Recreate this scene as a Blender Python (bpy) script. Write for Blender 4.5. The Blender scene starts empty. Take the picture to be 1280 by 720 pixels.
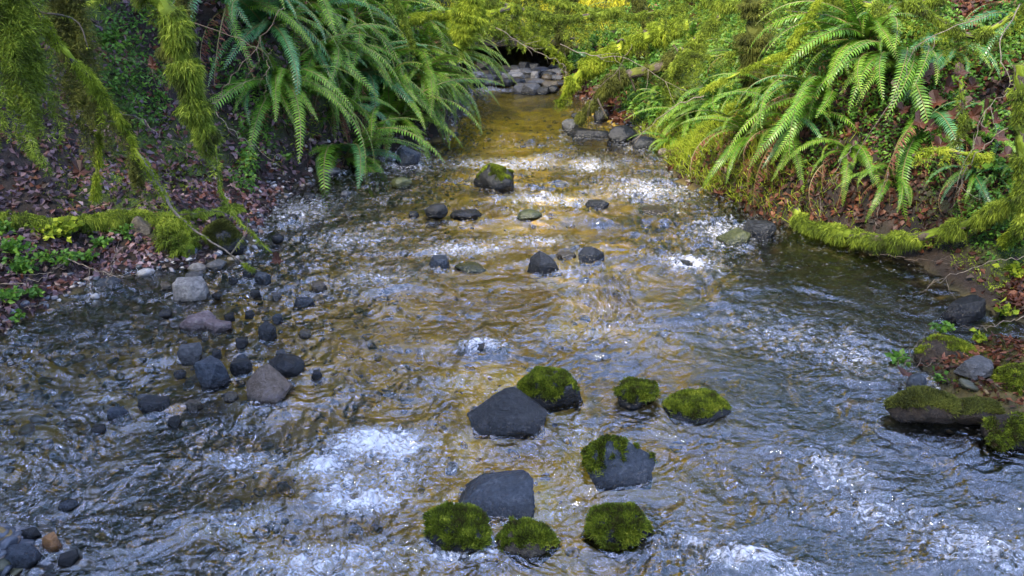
import bpy, math, random
import numpy as np
from mathutils import Vector, Matrix, Euler
R = math.radians
SC = bpy.context.scene
COL = SC.collection

# ------------------------------------------------------------------ camera
CAM_H, PITCH, FPX = 2.2, R(22), 985.0
cam = bpy.data.objects.new('camera', bpy.data.cameras.new('camera'))
COL.objects.link(cam); SC.camera = cam
cam.location = (0, 0, CAM_H); cam.rotation_euler = (R(90) - PITCH, 0, 0)
cam.data.sensor_width = 36; cam.data.lens = 36 * FPX / 1280
cam.data.clip_start = .05; cam.data.clip_end = 500

# ------------------------------------------------------------------ light
SUN_EL, SUN_AZ = R(46), R(-146)          # azimuth measured from +Y (upstream) towards +X
W = bpy.data.worlds.new('World'); SC.world = W; W.use_nodes = True
wn, wl = W.node_tree.nodes, W.node_tree.links
bg = wn['Background']
sky = wn.new('ShaderNodeTexSky'); sky.sky_type = 'NISHITA'; sky.sun_disc = False
sky.sun_elevation = SUN_EL; sky.sun_rotation = SUN_AZ
sky.air_density = 1.0; sky.dust_density = .3; sky.ozone_density = 3
# broken cloud: a pale layer over the blue
tc = wn.new('ShaderNodeTexCoord'); nz = wn.new('ShaderNodeTexNoise')
nz.inputs['Scale'].default_value = 6.5; nz.inputs['Detail'].default_value = 7; nz.inputs['Roughness'].default_value = .62
cr = wn.new('ShaderNodeValToRGB'); cr.color_ramp.elements[0].position = .56; cr.color_ramp.elements[1].position = .65
mx = wn.new('ShaderNodeMix'); mx.data_type = 'RGBA'
wl.new(tc.outputs['Generated'], nz.inputs['Vector']); wl.new(nz.outputs['Fac'], cr.inputs['Fac'])
wl.new(cr.outputs['Color'], mx.inputs['Factor']); wl.new(sky.outputs['Color'], mx.inputs['A'])
mx.inputs['B'].default_value = (21, 23, 37, 1)
wl.new(mx.outputs['Result'], bg.inputs['Color']); bg.inputs['Strength'].default_value = .15
sun = bpy.data.objects.new('sun', bpy.data.lights.new('sun', 'SUN')); COL.objects.link(sun)
sun.data.energy = 3.0; sun.data.angle = R(12); sun.data.color = (1, .90, .70)
sdir = Vector((math.sin(SUN_AZ) * math.cos(SUN_EL), math.cos(SUN_AZ) * math.cos(SUN_EL), math.sin(SUN_EL)))
sun.rotation_euler = sdir.to_track_quat('Z', 'Y').to_euler()
SC.view_settings.view_transform = 'Standard'; SC.view_settings.look = 'None'
SC.view_settings.exposure = 2.15; SC.view_settings.gamma = 1
SC.cycles.use_denoising = True
SC.cycles.max_bounces = 6; SC.cycles.diffuse_bounces = 2; SC.cycles.glossy_bounces = 2
SC.cycles.transmission_bounces = 2; SC.cycles.transparent_max_bounces = 6
SC.cycles.caustics_reflective = False; SC.cycles.caustics_refractive = False

# ------------------------------------------------------------------ numpy noise
def _h(ix, iy, iz, seed):
    h = (ix.astype(np.int64) * 374761393 + iy.astype(np.int64) * 668265263 + iz.astype(np.int64) * 2147483647 + seed * 974711) & 0xffffffff
    h = ((h ^ (h >> 13)) * 1274126177) & 0xffffffff
    h = ((h ^ (h >> 16)) * 2246822519) & 0xffffffff
    return ((h ^ (h >> 15)) & 0xffffff) / float(0xffffff) * 2 - 1
def vn(x, y, z=None, seed=0):
    x = np.asarray(x, float); y = np.asarray(y, float)
    ix, iy = np.floor(x), np.floor(y); fx, fy = x - ix, y - iy
    ux, uy = fx * fx * fx * (fx * (fx * 6 - 15) + 10), fy * fy * fy * (fy * (fy * 6 - 15) + 10)
    def lay(iz):
        a, b = _h(ix, iy, iz, seed), _h(ix + 1, iy, iz, seed)
        c, d = _h(ix, iy + 1, iz, seed), _h(ix + 1, iy + 1, iz, seed)
        return (a + (b - a) * ux) * (1 - uy) + (c + (d - c) * ux) * uy
    if z is None: return lay(np.zeros_like(ix))
    z = np.asarray(z, float); iz = np.floor(z); fz = z - iz; uz = fz * fz * (3 - 2 * fz)
    return lay(iz) * (1 - uz) + lay(iz + 1) * uz
def fbm(x, y, z=None, seed=0, oct=4, gain=.5):
    s, a, f = 0, 1, 1
    for o in range(oct):
        s = s + a * vn(x * f + o * 7.3, y * f - o * 3.1, None if z is None else z * f, seed + o * 17); a *= gain; f *= 2.03
    return s
def sstep(a, b, x):
    t = np.clip((x - a) / (b - a), 0, 1); return t * t * (3 - 2 * t)

# ------------------------------------------------------------------ ground shape
LEFT = [(-4.6, -5), (-4.3, 3.2), (-3.5, 4.3), (-3.28, 4.7), (-3.2, 5.29), (-3.0, 5.61), (-2.48, 5.87), (-2.29, 6.25), (-2.24, 6.8), (-2.31, 7.43),
        (-2.39, 8.18), (-2.19, 8.81), (-1.73, 9.93), (-1.28, 10.42), (-.88, 10.9), (-.76, 12.52), (-.72, 14.58), (-.9, 16.15), (-1.3, 18.07), (-2.2, 19.6)]
RIGHT = [(1.1, 19.9), (1.0, 18.07), (1.0, 16.15), (1.35, 14.12), (1.51, 12.52), (1.87, 10.17), (1.89, 8.7), (2.14, 7.86), (2.39, 7.04), (2.6, 6.8),
         (3.09, 6.25), (3.24, 5.87), (3.3, 5.37), (3.36, 5.0), (3.5, 4.6), (4.4, 4.2), (4.8, 3), (5, -5)]
POLY = np.array(LEFT + RIGHT)
def sdist(x, y):
    x, y = np.broadcast_arrays(np.asarray(x, float), np.asarray(y, float)); d = np.full(x.shape, 1e9); ins = np.zeros(x.shape, bool)
    n = len(POLY)
    for i in range(n):
        a, b = POLY[i], POLY[(i + 1) % n]; e = b - a
        t = np.clip(((x - a[0]) * e[0] + (y - a[1]) * e[1]) / (e @ e), 0, 1)
        d = np.minimum(d, np.hypot(x - a[0] - t * e[0], y - a[1] - t * e[1]))
        if a[1] != b[1]:
            c = ((a[1] > y) != (b[1] > y)) & (x < (b[0] - a[0]) * (y - a[1]) / (b[1] - a[1]) + a[0]); ins ^= c
    return np.where(ins, -d, d)
DP = [0, .08, .4, 1, 2, 4, 10, 40]
PR = dict(ln=[0, .05, .14, .36, 1.15, 2.5, 4, 7], lf=[0, .15, .95, 1.85, 2.5, 3.4, 5, 8], rn=[0, .05, .10, .26, 1.1, 2.3, 4, 7],
          rm=[0, .15, .75, 1.5, 2.1, 3.0, 4.5, 8], rf=[0, .06, .25, .6, 1.2, 2.4, 4.5, 8], fa=[0, .40, .62, .9, 1.3, 1.9, 3.4, 8])
def H(x, y):
    x, y = np.broadcast_arrays(np.asarray(x, float), np.asarray(y, float))
    d = sdist(x, y) + .07 * fbm(x * 2.2, y * 2.2, seed=5, oct=3)
    g = {k: np.interp(d, DP, v) for k, v in PR.items()}
    l = g['ln'] + (g['lf'] - g['ln']) * sstep(7.6, 9.2, y)
    r = g['rn'] + (g['rm'] - g['rn']) * sstep(5.2, 6.4, y); r = r + (g['rf'] - r) * sstep(8.2, 9.8, y)
    s = sstep(-.6, .6, x - .2)
    b = l * (1 - s) + r * s
    b = b + (g['fa'] - b) * sstep(18.9, 19.6, y)
    dd = np.clip(d, 0, 3)
    b = b + (.10 * fbm(x * 1.1, y * 1.1, seed=9) + .03 * fbm(x * 5, y * 5, seed=19)) * np.clip(dd * 1.5, 0, 1)
    w = -(.05 + .22 * (1 - np.exp(np.clip(d, -9, 0) * 1.6))) + .035 * fbm(x * 3, y * 3, seed=3) + .015 * fbm(x * 11, y * 11, seed=4)
    w = w * sstep(0, .12, -d)
    # gravel bar bottom left, islet on the right
    w = w + .33 * np.exp(-(((x + 2.15) / .34) ** 2 + ((y - 2.5) / .32) ** 2)) + .12 * np.exp(-(((x + 1.9) / .5) ** 2 + ((y - 4.9) / .9) ** 2))
    w = w + (.36 + .05 * fbm(x * 7, y * 7, seed=23)) * np.exp(-(((x - 2.98) / .74) ** 2 + ((y - 3.95) / .52) ** 2) ** 2)
    return np.where(d > 0, b, w)

# pixel of the 1280x720 photograph -> world
def ray(px, py):
    a, b = (px - 640) / FPX, (360 - py) / FPX
    return Vector((a, math.cos(PITCH) + b * math.sin(PITCH), -math.sin(PITCH) + b * math.cos(PITCH)))
def P(px, py, Y):
    r = ray(px, py); t = Y / r.y
    return Vector((r.x * t, Y, CAM_H + r.z * t))
def G(px, py, z=0.):
    r = ray(px, py); t = (z - CAM_H) / r.z
    return Vector((r.x * t, r.y * t, z))
def hit(px, py):
    r = ray(px, py); t = np.linspace(1.5, 60, 2400)
    z = CAM_H + r.z * t; g = np.maximum(H(r.x * t, r.y * t), 0)
    k = np.argmax(z < g) if (z < g).any() else 800
    return Vector((r.x * t[k], r.y * t[k], float(g[k])))
def HP(px, py, lift=.06):
    q = hit(px, py); return q + (Vector((0, 0, CAM_H)) - q).normalized() * lift
def pxm(Y, py=None): return Y / FPX                     # rough metres per pixel

# ------------------------------------------------------------------ mesh helpers
def mesh(name, V, faces, smooth=False, attrs=None):
    """faces: list of int arrays (n,k)"""
    me = bpy.data.meshes.new(name); V = np.asarray(V, np.float32)
    faces = [np.asarray(f, np.int32) for f in faces if len(f)]
    me.vertices.add(len(V)); me.vertices.foreach_set('co', V.ravel())
    nl = sum(f.size for f in faces); nf = sum(len(f) for f in faces)
    me.loops.add(nl); me.loops.foreach_set('vertex_index', np.concatenate([f.ravel() for f in faces]))
    tot = np.concatenate([np.full(len(f), f.shape[1], np.int32) for f in faces])
    me.polygons.add(nf); me.polygons.foreach_set('loop_start', np.concatenate([[0], np.cumsum(tot)[:-1]]).astype(np.int32))
    me.polygons.foreach_set('loop_total', tot)
    me.polygons.foreach_set('use_smooth', np.full(nf, smooth))
    for k, a in (attrs or {}).items():
        at = me.attributes.new(k, 'FLOAT', 'POINT'); at.data.foreach_set('value', np.asarray(a, np.float32))
    me.update(calc_edges=True); me.validate()
    return me
def obj(name, me, mat, parent=None, label=None, cat=None, group=None, kind=None, loc=None):
    o = bpy.data.objects.new(name, me); COL.objects.link(o)
    if me is not None and mat is not None and len(me.materials) == 0: me.materials.append(mat)
    if parent is not None: o.parent = parent
    if loc is not None: o.location = loc
    if label: o['label'] = label
    if cat: o['category'] = cat
    if group: o['group'] = group
    if kind: o['kind'] = kind
    return o
def empty(name, loc, label, cat, group=None, rot=(0, 0, 0)):
    o = obj(name, None, None, None, label, cat, group, None, loc); o.rotation_euler = rot; return o
def frame(D, rng):
    D = D / np.linalg.norm(D, axis=1, keepdims=True)
    r = rng.normal(size=D.shape); S = np.cross(D, r); S /= np.linalg.norm(S, axis=1, keepdims=True) + 1e-9
    return D, S, np.cross(S, D)
def blades(Pt, D, L, Wd, rng, droop=.3):
    """thin bent blades: quad + tri each"""
    n = len(Pt); D, S, N = frame(D, rng)
    L = np.broadcast_to(L, (n,))[:, None] * rng.uniform(.6, 1.2, (n, 1)); Wd = np.broadcast_to(Wd, (n,))[:, None]
    g = np.array([0, 0, -1.])
    m = Pt + D * L * .55 + g * L * droop * .25; t = Pt + D * L + g * L * droop
    V = np.stack([Pt - S * Wd * .5, Pt + S * Wd * .5, m + S * Wd * .42, m - S * Wd * .42, t], 1).reshape(-1, 3)
    b = (np.arange(n) * 5)[:, None]
    return V, b + np.array([[0, 1, 2, 3]]), b + np.array([[3, 2, 4]])
def leafs(Pt, D, L, Wd, rng, droop=.2):
    """broad folded leaf: 2 quads"""
    n = len(Pt); D, S, N = frame(D, rng)
    L = np.broadcast_to(L, (n,))[:, None] * rng.uniform(.6, 1.25, (n, 1)); Wd = np.broadcast_to(Wd, (n,))[:, None] * L / np.broadcast_to(L, (n, 1))
    f = N * Wd * rng.uniform(-.05, .35, (n, 1)); g = np.array([0, 0, -1.]) * L * droop
    V = np.stack([Pt, Pt + D * L * .45 + S * Wd * .5 + f, Pt + D * L + g, Pt + D * L * .45 - S * Wd * .5 + f], 1).reshape(-1, 3)
    b = (np.arange(n) * 4)[:, None]
    return V, b + np.array([[0, 1, 2]]), b + np.array([[0, 2, 3]])
def join(parts):
    """parts: list of (V, q, t...)"""
    Vs, Q, T, off = [], [], [], 0
    for p in parts:
        Vs.append(p[0])
        for f in p[1:]:
            (Q if f.shape[1] == 4 else T).append(f + off)
        off += len(p[0])
    out = []
    if Q: out.append(np.concatenate(Q))
    if T: out.append(np.concatenate(T))
    return np.concatenate(Vs), out
def tube(pts, rad, k=7, rng=None, wob=0.):
    pts = np.asarray([tuple(p) for p in pts], float); n = len(pts)
    rad = np.interp(np.linspace(0, 1, n), np.linspace(0, 1, len(rad)), rad)
    T = np.gradient(pts, axis=0); T /= np.linalg.norm(T, axis=1, keepdims=True) + 1e-9
    up = np.array([.3, .2, 1.]); up /= np.linalg.norm(up)
    S = np.cross(T, up); S /= np.linalg.norm(S, axis=1, keepdims=True) + 1e-9; N = np.cross(S, T)
    a = np.linspace(0, 2 * np.pi, k, endpoint=False)
    rr = rad[:, None] * (1 + (wob * rng.normal(size=(n, k)) if rng is not None else 0))
    V = (pts[:, None] + (S[:, None] * np.cos(a)[None, :, None] + N[:, None] * np.sin(a)[None, :, None]) * rr[..., None]).reshape(-1, 3)
    i = np.arange(n - 1)[:, None] * k; j = np.arange(k)[None]; j2 = (j + 1) % k
    q = np.stack([i + j, i + j2, i + k + j2, i + k + j], -1).reshape(-1, 4)
    V = np.concatenate([V, pts[:1], pts[-1:]]); c0, c1 = n * k, n * k + 1; jj = np.arange(k); j3 = (jj + 1) % k
    t = np.concatenate([np.stack([np.full(k, c0), j3, jj], -1), np.stack([np.full(k, c1), (n - 1) * k + jj, (n - 1) * k + j3], -1)])
    return V, q, t
def curve(ctrl, n=24, rng=None, wob=0.):
    c = np.asarray([tuple(p) for p in ctrl], float)
    c = np.vstack([2 * c[0] - c[1], c, 2 * c[-1] - c[-2]]); out = []
    m = len(c) - 3
    for u in np.linspace(0, m - 1e-6, n):
        i = int(u); t = u - i; p0, p1, p2, p3 = c[i:i + 4]
        out.append(.5 * (2 * p1 + (p2 - p0) * t + (2 * p0 - 5 * p1 + 4 * p2 - p3) * t * t + (3 * p1 - p0 - 3 * p2 + p3) * t ** 3))
    out = np.array(out)
    if rng is not None and wob: out[1:-1] += rng.normal(size=out[1:-1].shape) * wob
    return out
def ico(sub):
    import bmesh
    bm = bmesh.new(); bmesh.ops.create_icosphere(bm, subdivisions=sub, radius=1)
    V = np.array([v.co[:] for v in bm.verts]); F = np.array([[v.index for v in f.verts] for f in bm.faces]); bm.free()
    return V, F
ICO = {s: ico(s) for s in (1, 2, 3, 4, 5)}

# ------------------------------------------------------------------ materials
def M(name):
    m = bpy.data.materials.new(name); m.use_nodes = True; nt = m.node_tree
    return m, nt.nodes, nt.links, nt.nodes['Principled BSDF']
def ramp(n, stops):
    r = n.new('ShaderNodeValToRGB'); e = r.color_ramp.elements
    while len(e) < len(stops): e.new(.5)
    for el, (p, c) in zip(e, stops): el.position = p; el.color = (*c, 1)
    return r
def leafmat(name, cols, trans=.35, rough=.5, spec=.3, patch=0):
    """colour differs from blade to blade and in soft patches; light comes through"""
    m, n, l, b = M(name)
    geo = n.new('ShaderNodeNewGeometry'); tex = n.new('ShaderNodeTexNoise'); tex.inputs['Scale'].default_value = patch or 6
    co = n.new('ShaderNodeTexCoord'); l.new(co.outputs['Object'], tex.inputs['Vector'])
    mixf = n.new('ShaderNodeMath'); mixf.operation = 'MULTIPLY_ADD'; mixf.inputs[1].default_value = .55
    sc = n.new('ShaderNodeMath'); sc.operation = 'MULTIPLY_ADD'; sc.inputs[1].default_value = 1.7; sc.inputs[2].default_value = -.62
    l.new(tex.outputs['Fac'], sc.inputs[0]); l.new(geo.outputs['Random Per Island'], mixf.inputs[0]); l.new(sc.outputs[0], mixf.inputs[2])
    r = ramp(n, cols); l.new(mixf.outputs[0], r.inputs['Fac']); l.new(r.outputs['Color'], b.inputs['Base Color'])
    b.inputs['Roughness'].default_value = rough; b.inputs['Specular IOR Level'].default_value = spec
    tr = n.new('ShaderNodeBsdfTranslucent'); l.new(r.outputs['Color'], tr.inputs['Color'])
    mx = n.new('ShaderNodeMixShader'); mx.inputs['Fac'].default_value = trans
    l.new(b.outputs[0], mx.inputs[1]); l.new(tr.outputs[0], mx.inputs[2]); l.new(mx.outputs[0], n['Material Output'].inputs['Surface'])
    return m
def solidmat(name, c0, c1, scale=8, rough=.7, bump=.4, c2=None, rvar=.0, spec=.4, detail=6):
    m, n, l, b = M(name)
    co = n.new('ShaderNodeTexCoord'); t = n.new('ShaderNodeTexNoise'); t.inputs['Scale'].default_value = scale; t.inputs['Detail'].default_value = detail
    t.inputs['Roughness'].default_value = .65
    l.new(co.outputs['Object'], t.inputs['Vector'])
    st = [(.32, c0), (.62, c1)] + ([(.78, c2)] if c2 else [])
    r = ramp(n, st); fac = t.outputs['Fac']
    if 'rock' in name:
        tf = n.new('ShaderNodeTexNoise'); tf.inputs['Scale'].default_value = scale * 7; tf.inputs['Detail'].default_value = 8; tf.inputs['Roughness'].default_value = .8; l.new(co.outputs['Object'], tf.inputs['Vector'])
        tb = n.new('ShaderNodeTexNoise'); tb.inputs['Scale'].default_value = scale * 1.6; tb.inputs['Distortion'].default_value = 1.5; tb.inputs['Detail'].default_value = 4; l.new(co.outputs['Object'], tb.inputs['Vector'])
        m1 = n.new('ShaderNodeMath'); m1.operation = 'MULTIPLY_ADD'; m1.inputs[1].default_value = 1.5; m1.inputs[2].default_value = -.75; l.new(tf.outputs['Fac'], m1.inputs[0])
        m2 = n.new('ShaderNodeMath'); m2.operation = 'MULTIPLY_ADD'; m2.inputs[1].default_value = .85; l.new(tb.outputs['Fac'], m2.inputs[0]); l.new(m1.outputs[0], m2.inputs[2])
        m3 = n.new('ShaderNodeMath'); m3.operation = 'MULTIPLY_ADD'; m3.inputs[1].default_value = .25; l.new(fac, m3.inputs[0]); l.new(m2.outputs[0], m3.inputs[2]); fac = m3.outputs[0]
        if c2 is None: pass
        # silt and pale mineral specks
    l.new(fac, r.inputs['Fac']); l.new(r.outputs['Color'], b.inputs['Base Color'])
    b.inputs['Specular IOR Level'].default_value = spec
    rr = n.new('ShaderNodeMapRange'); rr.inputs['To Min'].default_value = rough - rvar; rr.inputs['To Max'].default_value = rough + rvar
    t2 = n.new('ShaderNodeTexNoise'); t2.inputs['Scale'].default_value = scale * 5; t2.inputs['Detail'].default_value = 5; l.new(co.outputs['Object'], t2.inputs['Vector'])
    l.new(t2.outputs['Fac'], rr.inputs['Value']); l.new(rr.outputs[0], b.inputs['Roughness'])
    if 'rock' in name:
        gp = n.new('ShaderNodeNewGeometry'); sp = n.new('ShaderNodeSeparateXYZ'); l.new(gp.outputs['Position'], sp.inputs[0])
        wz = n.new('ShaderNodeMath'); wz.operation = 'MULTIPLY_ADD'; wz.inputs[1].default_value = -.09; l.new(t.outputs['Fac'], wz.inputs[0]); l.new(sp.outputs['Z'], wz.inputs[2])
        wm = n.new('ShaderNodeMapRange'); wm.inputs['From Min'].default_value = -.02; wm.inputs['From Max'].default_value = .03; wm.inputs['To Min'].default_value = .38; wm.inputs['To Max'].default_value = 1.; l.new(wz.outputs[0], wm.inputs['Value'])
        ml = n.new('ShaderNodeVectorMath'); ml.operation = 'SCALE'; l.new(r.outputs['Color'], ml.inputs[0]); l.new(wm.outputs[0], ml.inputs['Scale']); l.new(ml.outputs[0], b.inputs['Base Color'])
        rm_ = n.new('ShaderNodeMath'); rm_.operation = 'MULTIPLY'; l.new(rr.outputs[0], rm_.inputs[0]); l.new(wm.outputs[0], rm_.inputs[1]); l.new(rm_.outputs[0], b.inputs['Roughness'])
    bp = n.new('ShaderNodeBump'); bp.inputs['Strength'].default_value = min(bump * 1.8, 1) if 'rock' in name else bump; bp.inputs['Distance'].default_value = .008 if 'rock' in name else .02
    ad = n.new('ShaderNodeMath'); l.new(fac, ad.inputs[0]); l.new(t2.outputs['Fac'], ad.inputs[1]); l.new(ad.outputs[0], bp.inputs['Height'])
    l.new(bp.outputs[0], b.inputs['Normal'])
    return m
MAT = {}
MAT['moss'] = leafmat('moss', [(.0, (.03, .035, .008)), (.35, (.075, .11, .012)), (.7, (.20, .27, .022)), (1, (.38, .43, .06))], .35, .7, .2)
MAT['moss_bright'] = leafmat('bright moss', [(.0, (.04, .06, .006)), (.4, (.15, .21, .012)), (.75, (.32, .38, .03)), (1, (.48, .52, .06))], .4, .7, .2)
MAT['moss_dark'] = leafmat('dark moss', [(.0, (.02, .022, .008)), (.5, (.07, .08, .015)), (1, (.17, .18, .03))], .3, .8, .2)
MAT['moss_rock'] = leafmat('rock moss', [(.0, (.05, .035, .012)), (.2, (.035, .04, .008)), (.5, (.09, .125, .009)), (.8, (.19, .235, .016)), (1, (.34, .36, .04))], .3, .8, .2, patch=14)
MAT['fern'] = leafmat('fern', [(.0, (.022, .06, .006)), (.5, (.068, .168, .010)), (1, (.16, .30, .02))], .3, .42, .45, patch=2)
MAT['fern_blue'] = leafmat('fern sheen', [(.0, (.018, .06, .018)), (.5, (.04, .14, .038)), (1, (.10, .24, .07))], .2, .32, .6, patch=2)
MAT['fern_yellow'] = leafmat('young fern', [(.0, (.06, .12, .01)), (.5, (.13, .25, .02)), (1, (.25, .4, .04))], .4, .5, .35, patch=2)
MAT['fern_dead'] = leafmat('dead fern', [(.0, (.05, .018, .012)), (.5, (.14, .05, .03)), (1, (.26, .13, .06))], .2, .7, .2)
MAT['rachis'] = solidmat('rachis', (.08, .07, .02), (.16, .13, .04), 20, .5, .1)
MAT['leaf'] = leafmat('herb leaf', [(.0, (.03, .08, .01)), (.5, (.07, .17, .02)), (1, (.17, .30, .03))], .35, .5, .35)
MAT['grass'] = leafmat('grass', [(.0, (.05, .09, .01)), (.5, (.10, .2, .02)), (1, (.25, .36, .04))], .35, .5, .3)
MAT['grass_gold'] = leafmat('sunny grass', [(.0, (.12, .16, .01)), (.5, (.42, .40, .02)), (1, (.8, .66, .05))], .4, .6, .2)
MAT['litter'] = leafmat('leaf litter', [(.0, (.012, .007, .007)), (.35, (.045, .026, .028)), (.6, (.13, .085, .10)), (.8, (.12, .04, .02)), (1, (.28, .20, .21))], .12, .5, .35, patch=3)
MAT['litter_red'] = leafmat('red brown litter', [(.0, (.009, .005, .003)), (.4, (.032, .012, .007)), (.75, (.10, .032, .015)), (1, (.22, .10, .05))], .15, .55, .3, patch=3)
MAT['tree_gold'] = leafmat('golden crown', [(.0, (.55, .36, .008)), (.5, (.90, .66, .02)), (1, (.95, .80, .06))], .5, .6, .2)
MAT['tree_green'] = leafmat('green crown', [(.0, (.02, .04, .01)), (.5, (.05, .09, .015)), (1, (.1, .15, .02))], .3, .6, .2)
MAT['bark'] = solidmat('bark', (.03, .022, .016), (.09, .07, .05), 14, .85, .8)
MAT['twig'] = solidmat('pale twig', (.07, .055, .04), (.22, .18, .14), 40, .75, .6, (.30, .27, .2))
MAT['twig_dark'] = solidmat('dark twig', (.03, .02, .015), (.10, .07, .05), 25, .6, .3)
ROCK = dict(
    dark=solidmat('wet dark rock', (0.0046, 0.0052, 0.0065), (0.0163, 0.0182, 0.0215), 9, .34, .55, (0.0358, 0.0358, 0.0396), .14, .4),
    blue=solidmat('wet blue grey rock', (0.0111, 0.0163, 0.0254), (0.0306, 0.0396, 0.0540), 9, .32, .5, (0.0683, 0.0754, 0.0897), .14, .4),
    black=solidmat('wet black rock', (0.0020, 0.0020, 0.0026), (0.0072, 0.0078, 0.0091), 9, .32, .5, (0.0182, 0.0182, 0.0215), .12, .4),
    grey=solidmat('grey rock', (0.0254, 0.0267, 0.0306), (0.0611, 0.0611, 0.0644), 9, .5, .5, (0.1144, 0.1144, 0.1183), .15, .5),
    pale=solidmat('pale rock', (0.088, 0.083, 0.080), (0.187, 0.176, 0.165), 8, .55, .5, (0.275, 0.264, 0.248), .12, .4),
    pink=solidmat('pink brown rock', (0.066, 0.044, 0.044), (0.143, 0.099, 0.099), 8, .42, .5, (0.198, 0.165, 0.143), .12, .5),
    tan=solidmat('tan rock', (0.0572, 0.0358, 0.0182), (0.1216, 0.0858, 0.0611), 7, .55, .5, (0.1287, 0.0969, 0.0969), .12, .5),
    soil=solidmat('rock in wet soil', (.006, .004, .003), (.03, .02, .013), 14, .7, .9, (.06, .045, .03), .12, .3),
    brown=solidmat('brown rock', (0.028, 0.019, 0.011), (0.072, 0.055, 0.033), 8, .4, .5, (0.132, 0.110, 0.066), .12, .5),
    orange=solidmat('orange rock', (0.121, 0.050, 0.011), (0.231, 0.105, 0.028), 10, .45, .4, None, .1, .5),
    olive=solidmat('algae rock', (0.017, 0.022, 0.006), (0.055, 0.061, 0.017), 8, .4, .4, (0.110, 0.105, 0.033), .1, .5),
    white=solidmat('white rock', (0.248, 0.248, 0.253), (0.413, 0.413, 0.429), 8, .4, .3, None, .1, .5))

# ground: wet soil, leaf mould and moss by patches; the bed is stony and ochre with algae and sand, its gold also painting in the trees' reflection
def ground_mat():
    m, n, l, b = M('ground')
    geo = n.new('ShaderNodeNewGeometry')
    def noise(s, d=6):
        t = n.new('ShaderNodeTexNoise'); t.inputs['Scale'].default_value = s; t.inputs['Detail'].default_value = d; t.inputs['Roughness'].default_value = .65
        l.new(geo.outputs['Position'], t.inputs['Vector']); return t
    def mix(f, A, B):
        x = n.new('ShaderNodeMix'); x.data_type = 'RGBA'; l.new(f, x.inputs['Factor'])
        for s, k in ((A, 'A'), (B, 'B')):
            if isinstance(s, tuple): x.inputs[k].default_value = (*s, 1)
            else: l.new(s, x.inputs[k])
        return x.outputs['Result']
    a = noise(9); soil = ramp(n, [(.35, (.006, .004, .003)), (.6, (.022, .014, .010)), (.75, (.05, .032, .024))]); l.new(a.outputs['Fac'], soil.inputs['Fac'])
    at = n.new('ShaderNodeAttribute'); at.attribute_name = 'green'
    c = mix(at.outputs['Fac'], soil.outputs['Color'], (.035, .055, .008))
    # bed
    bn = noise(6, 8); bed = ramp(n, [(.3, (.008, .009, .004)), (.48, (.035, .03, .010)), (.62, (.085, .065, .022)), (.75, (.16, .12, .05))]); l.new(bn.outputs['Fac'], bed.inputs['Fac'])
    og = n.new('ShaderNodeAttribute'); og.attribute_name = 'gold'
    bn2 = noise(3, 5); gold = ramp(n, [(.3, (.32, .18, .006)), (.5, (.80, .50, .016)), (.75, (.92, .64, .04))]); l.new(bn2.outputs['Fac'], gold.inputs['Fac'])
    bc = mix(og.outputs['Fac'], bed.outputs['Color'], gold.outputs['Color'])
    bd = n.new('ShaderNodeAttribute'); bd.attribute_name = 'bed'
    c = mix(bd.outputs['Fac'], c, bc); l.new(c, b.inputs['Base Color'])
    b.inputs['Roughness'].default_value = .7; b.inputs['Specular IOR Level'].default_value = .3
    f = noise(40, 6); bp = n.new('ShaderNodeBump'); bp.inputs['Strength'].default_value = .6; bp.inputs['Distance'].default_value = .03
    l.new(f.outputs['Fac'], bp.inputs['Height']); l.new(bp.outputs[0], b.inputs['Normal'])
    return m

# ------------------------------------------------------------------ ground
def axis(segs):
    out = []
    for a, b, s in segs: out += list(np.arange(a, b, s))
    return np.array(out + [segs[-1][1]])
gx = axis([(-40, -12, 1.5), (-12, -6, .25), (-6, 6, .045), (6, 12, .25), (12, 40, 1.5)])
gy = axis([(-10, 1.5, .3), (1.5, 12, .04), (12, 26, .09), (26, 70, 1.2)])
X, Y = np.meshgrid(gx, gy); Z = H(X, Y); D = sdist(X, Y)
Z = Z + np.clip(Y - 24, 0, 60) * .05
# undercut: the far bank and the right bank lean out over their foot
OV = lambda x, y, z: np.where(y > 18.8, 1.5 * sstep(.34, .62, z) * sstep(4.5, 3, np.abs(x)) * sstep(30, 24, y), 0)
Y = Y - OV(X, Y, Z)
nyy, nxx = X.shape; idx = np.arange(nyy * nxx).reshape(nyy, nxx)
q = np.stack([idx[:-1, :-1], idx[:-1, 1:], idx[1:, 1:], idx[1:, :-1]], -1).reshape(-1, 4)
green = sstep(.0, .35, fbm(X * .9, Y * .9, seed=31) + .15 * np.clip(D - 1.4, -1, 1) + .25 * sstep(8, 11, Y)) * sstep(.15, .5, D)
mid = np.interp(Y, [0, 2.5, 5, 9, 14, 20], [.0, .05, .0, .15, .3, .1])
gold = np.exp(-((X - mid) / np.interp(Y, [2, 5, 9, 14], [.7, .95, 1.0, 1.0])) ** 2) * sstep(-.6, .1, fbm(X * 1.4, Y * 1.4, seed=40))  # midstream gold: ochre bed plus the golden reflection painted into its colour
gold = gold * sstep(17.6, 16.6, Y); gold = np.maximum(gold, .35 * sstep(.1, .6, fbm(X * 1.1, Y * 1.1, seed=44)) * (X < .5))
V = np.stack([X, Y, Z], -1).reshape(-1, 3)
obj('ground', mesh('ground', V, [q], True, dict(green=green.ravel(), bed=sstep(.06, -.03, D).ravel(), gold=gold.ravel())), ground_mat(), kind='structure')

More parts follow.
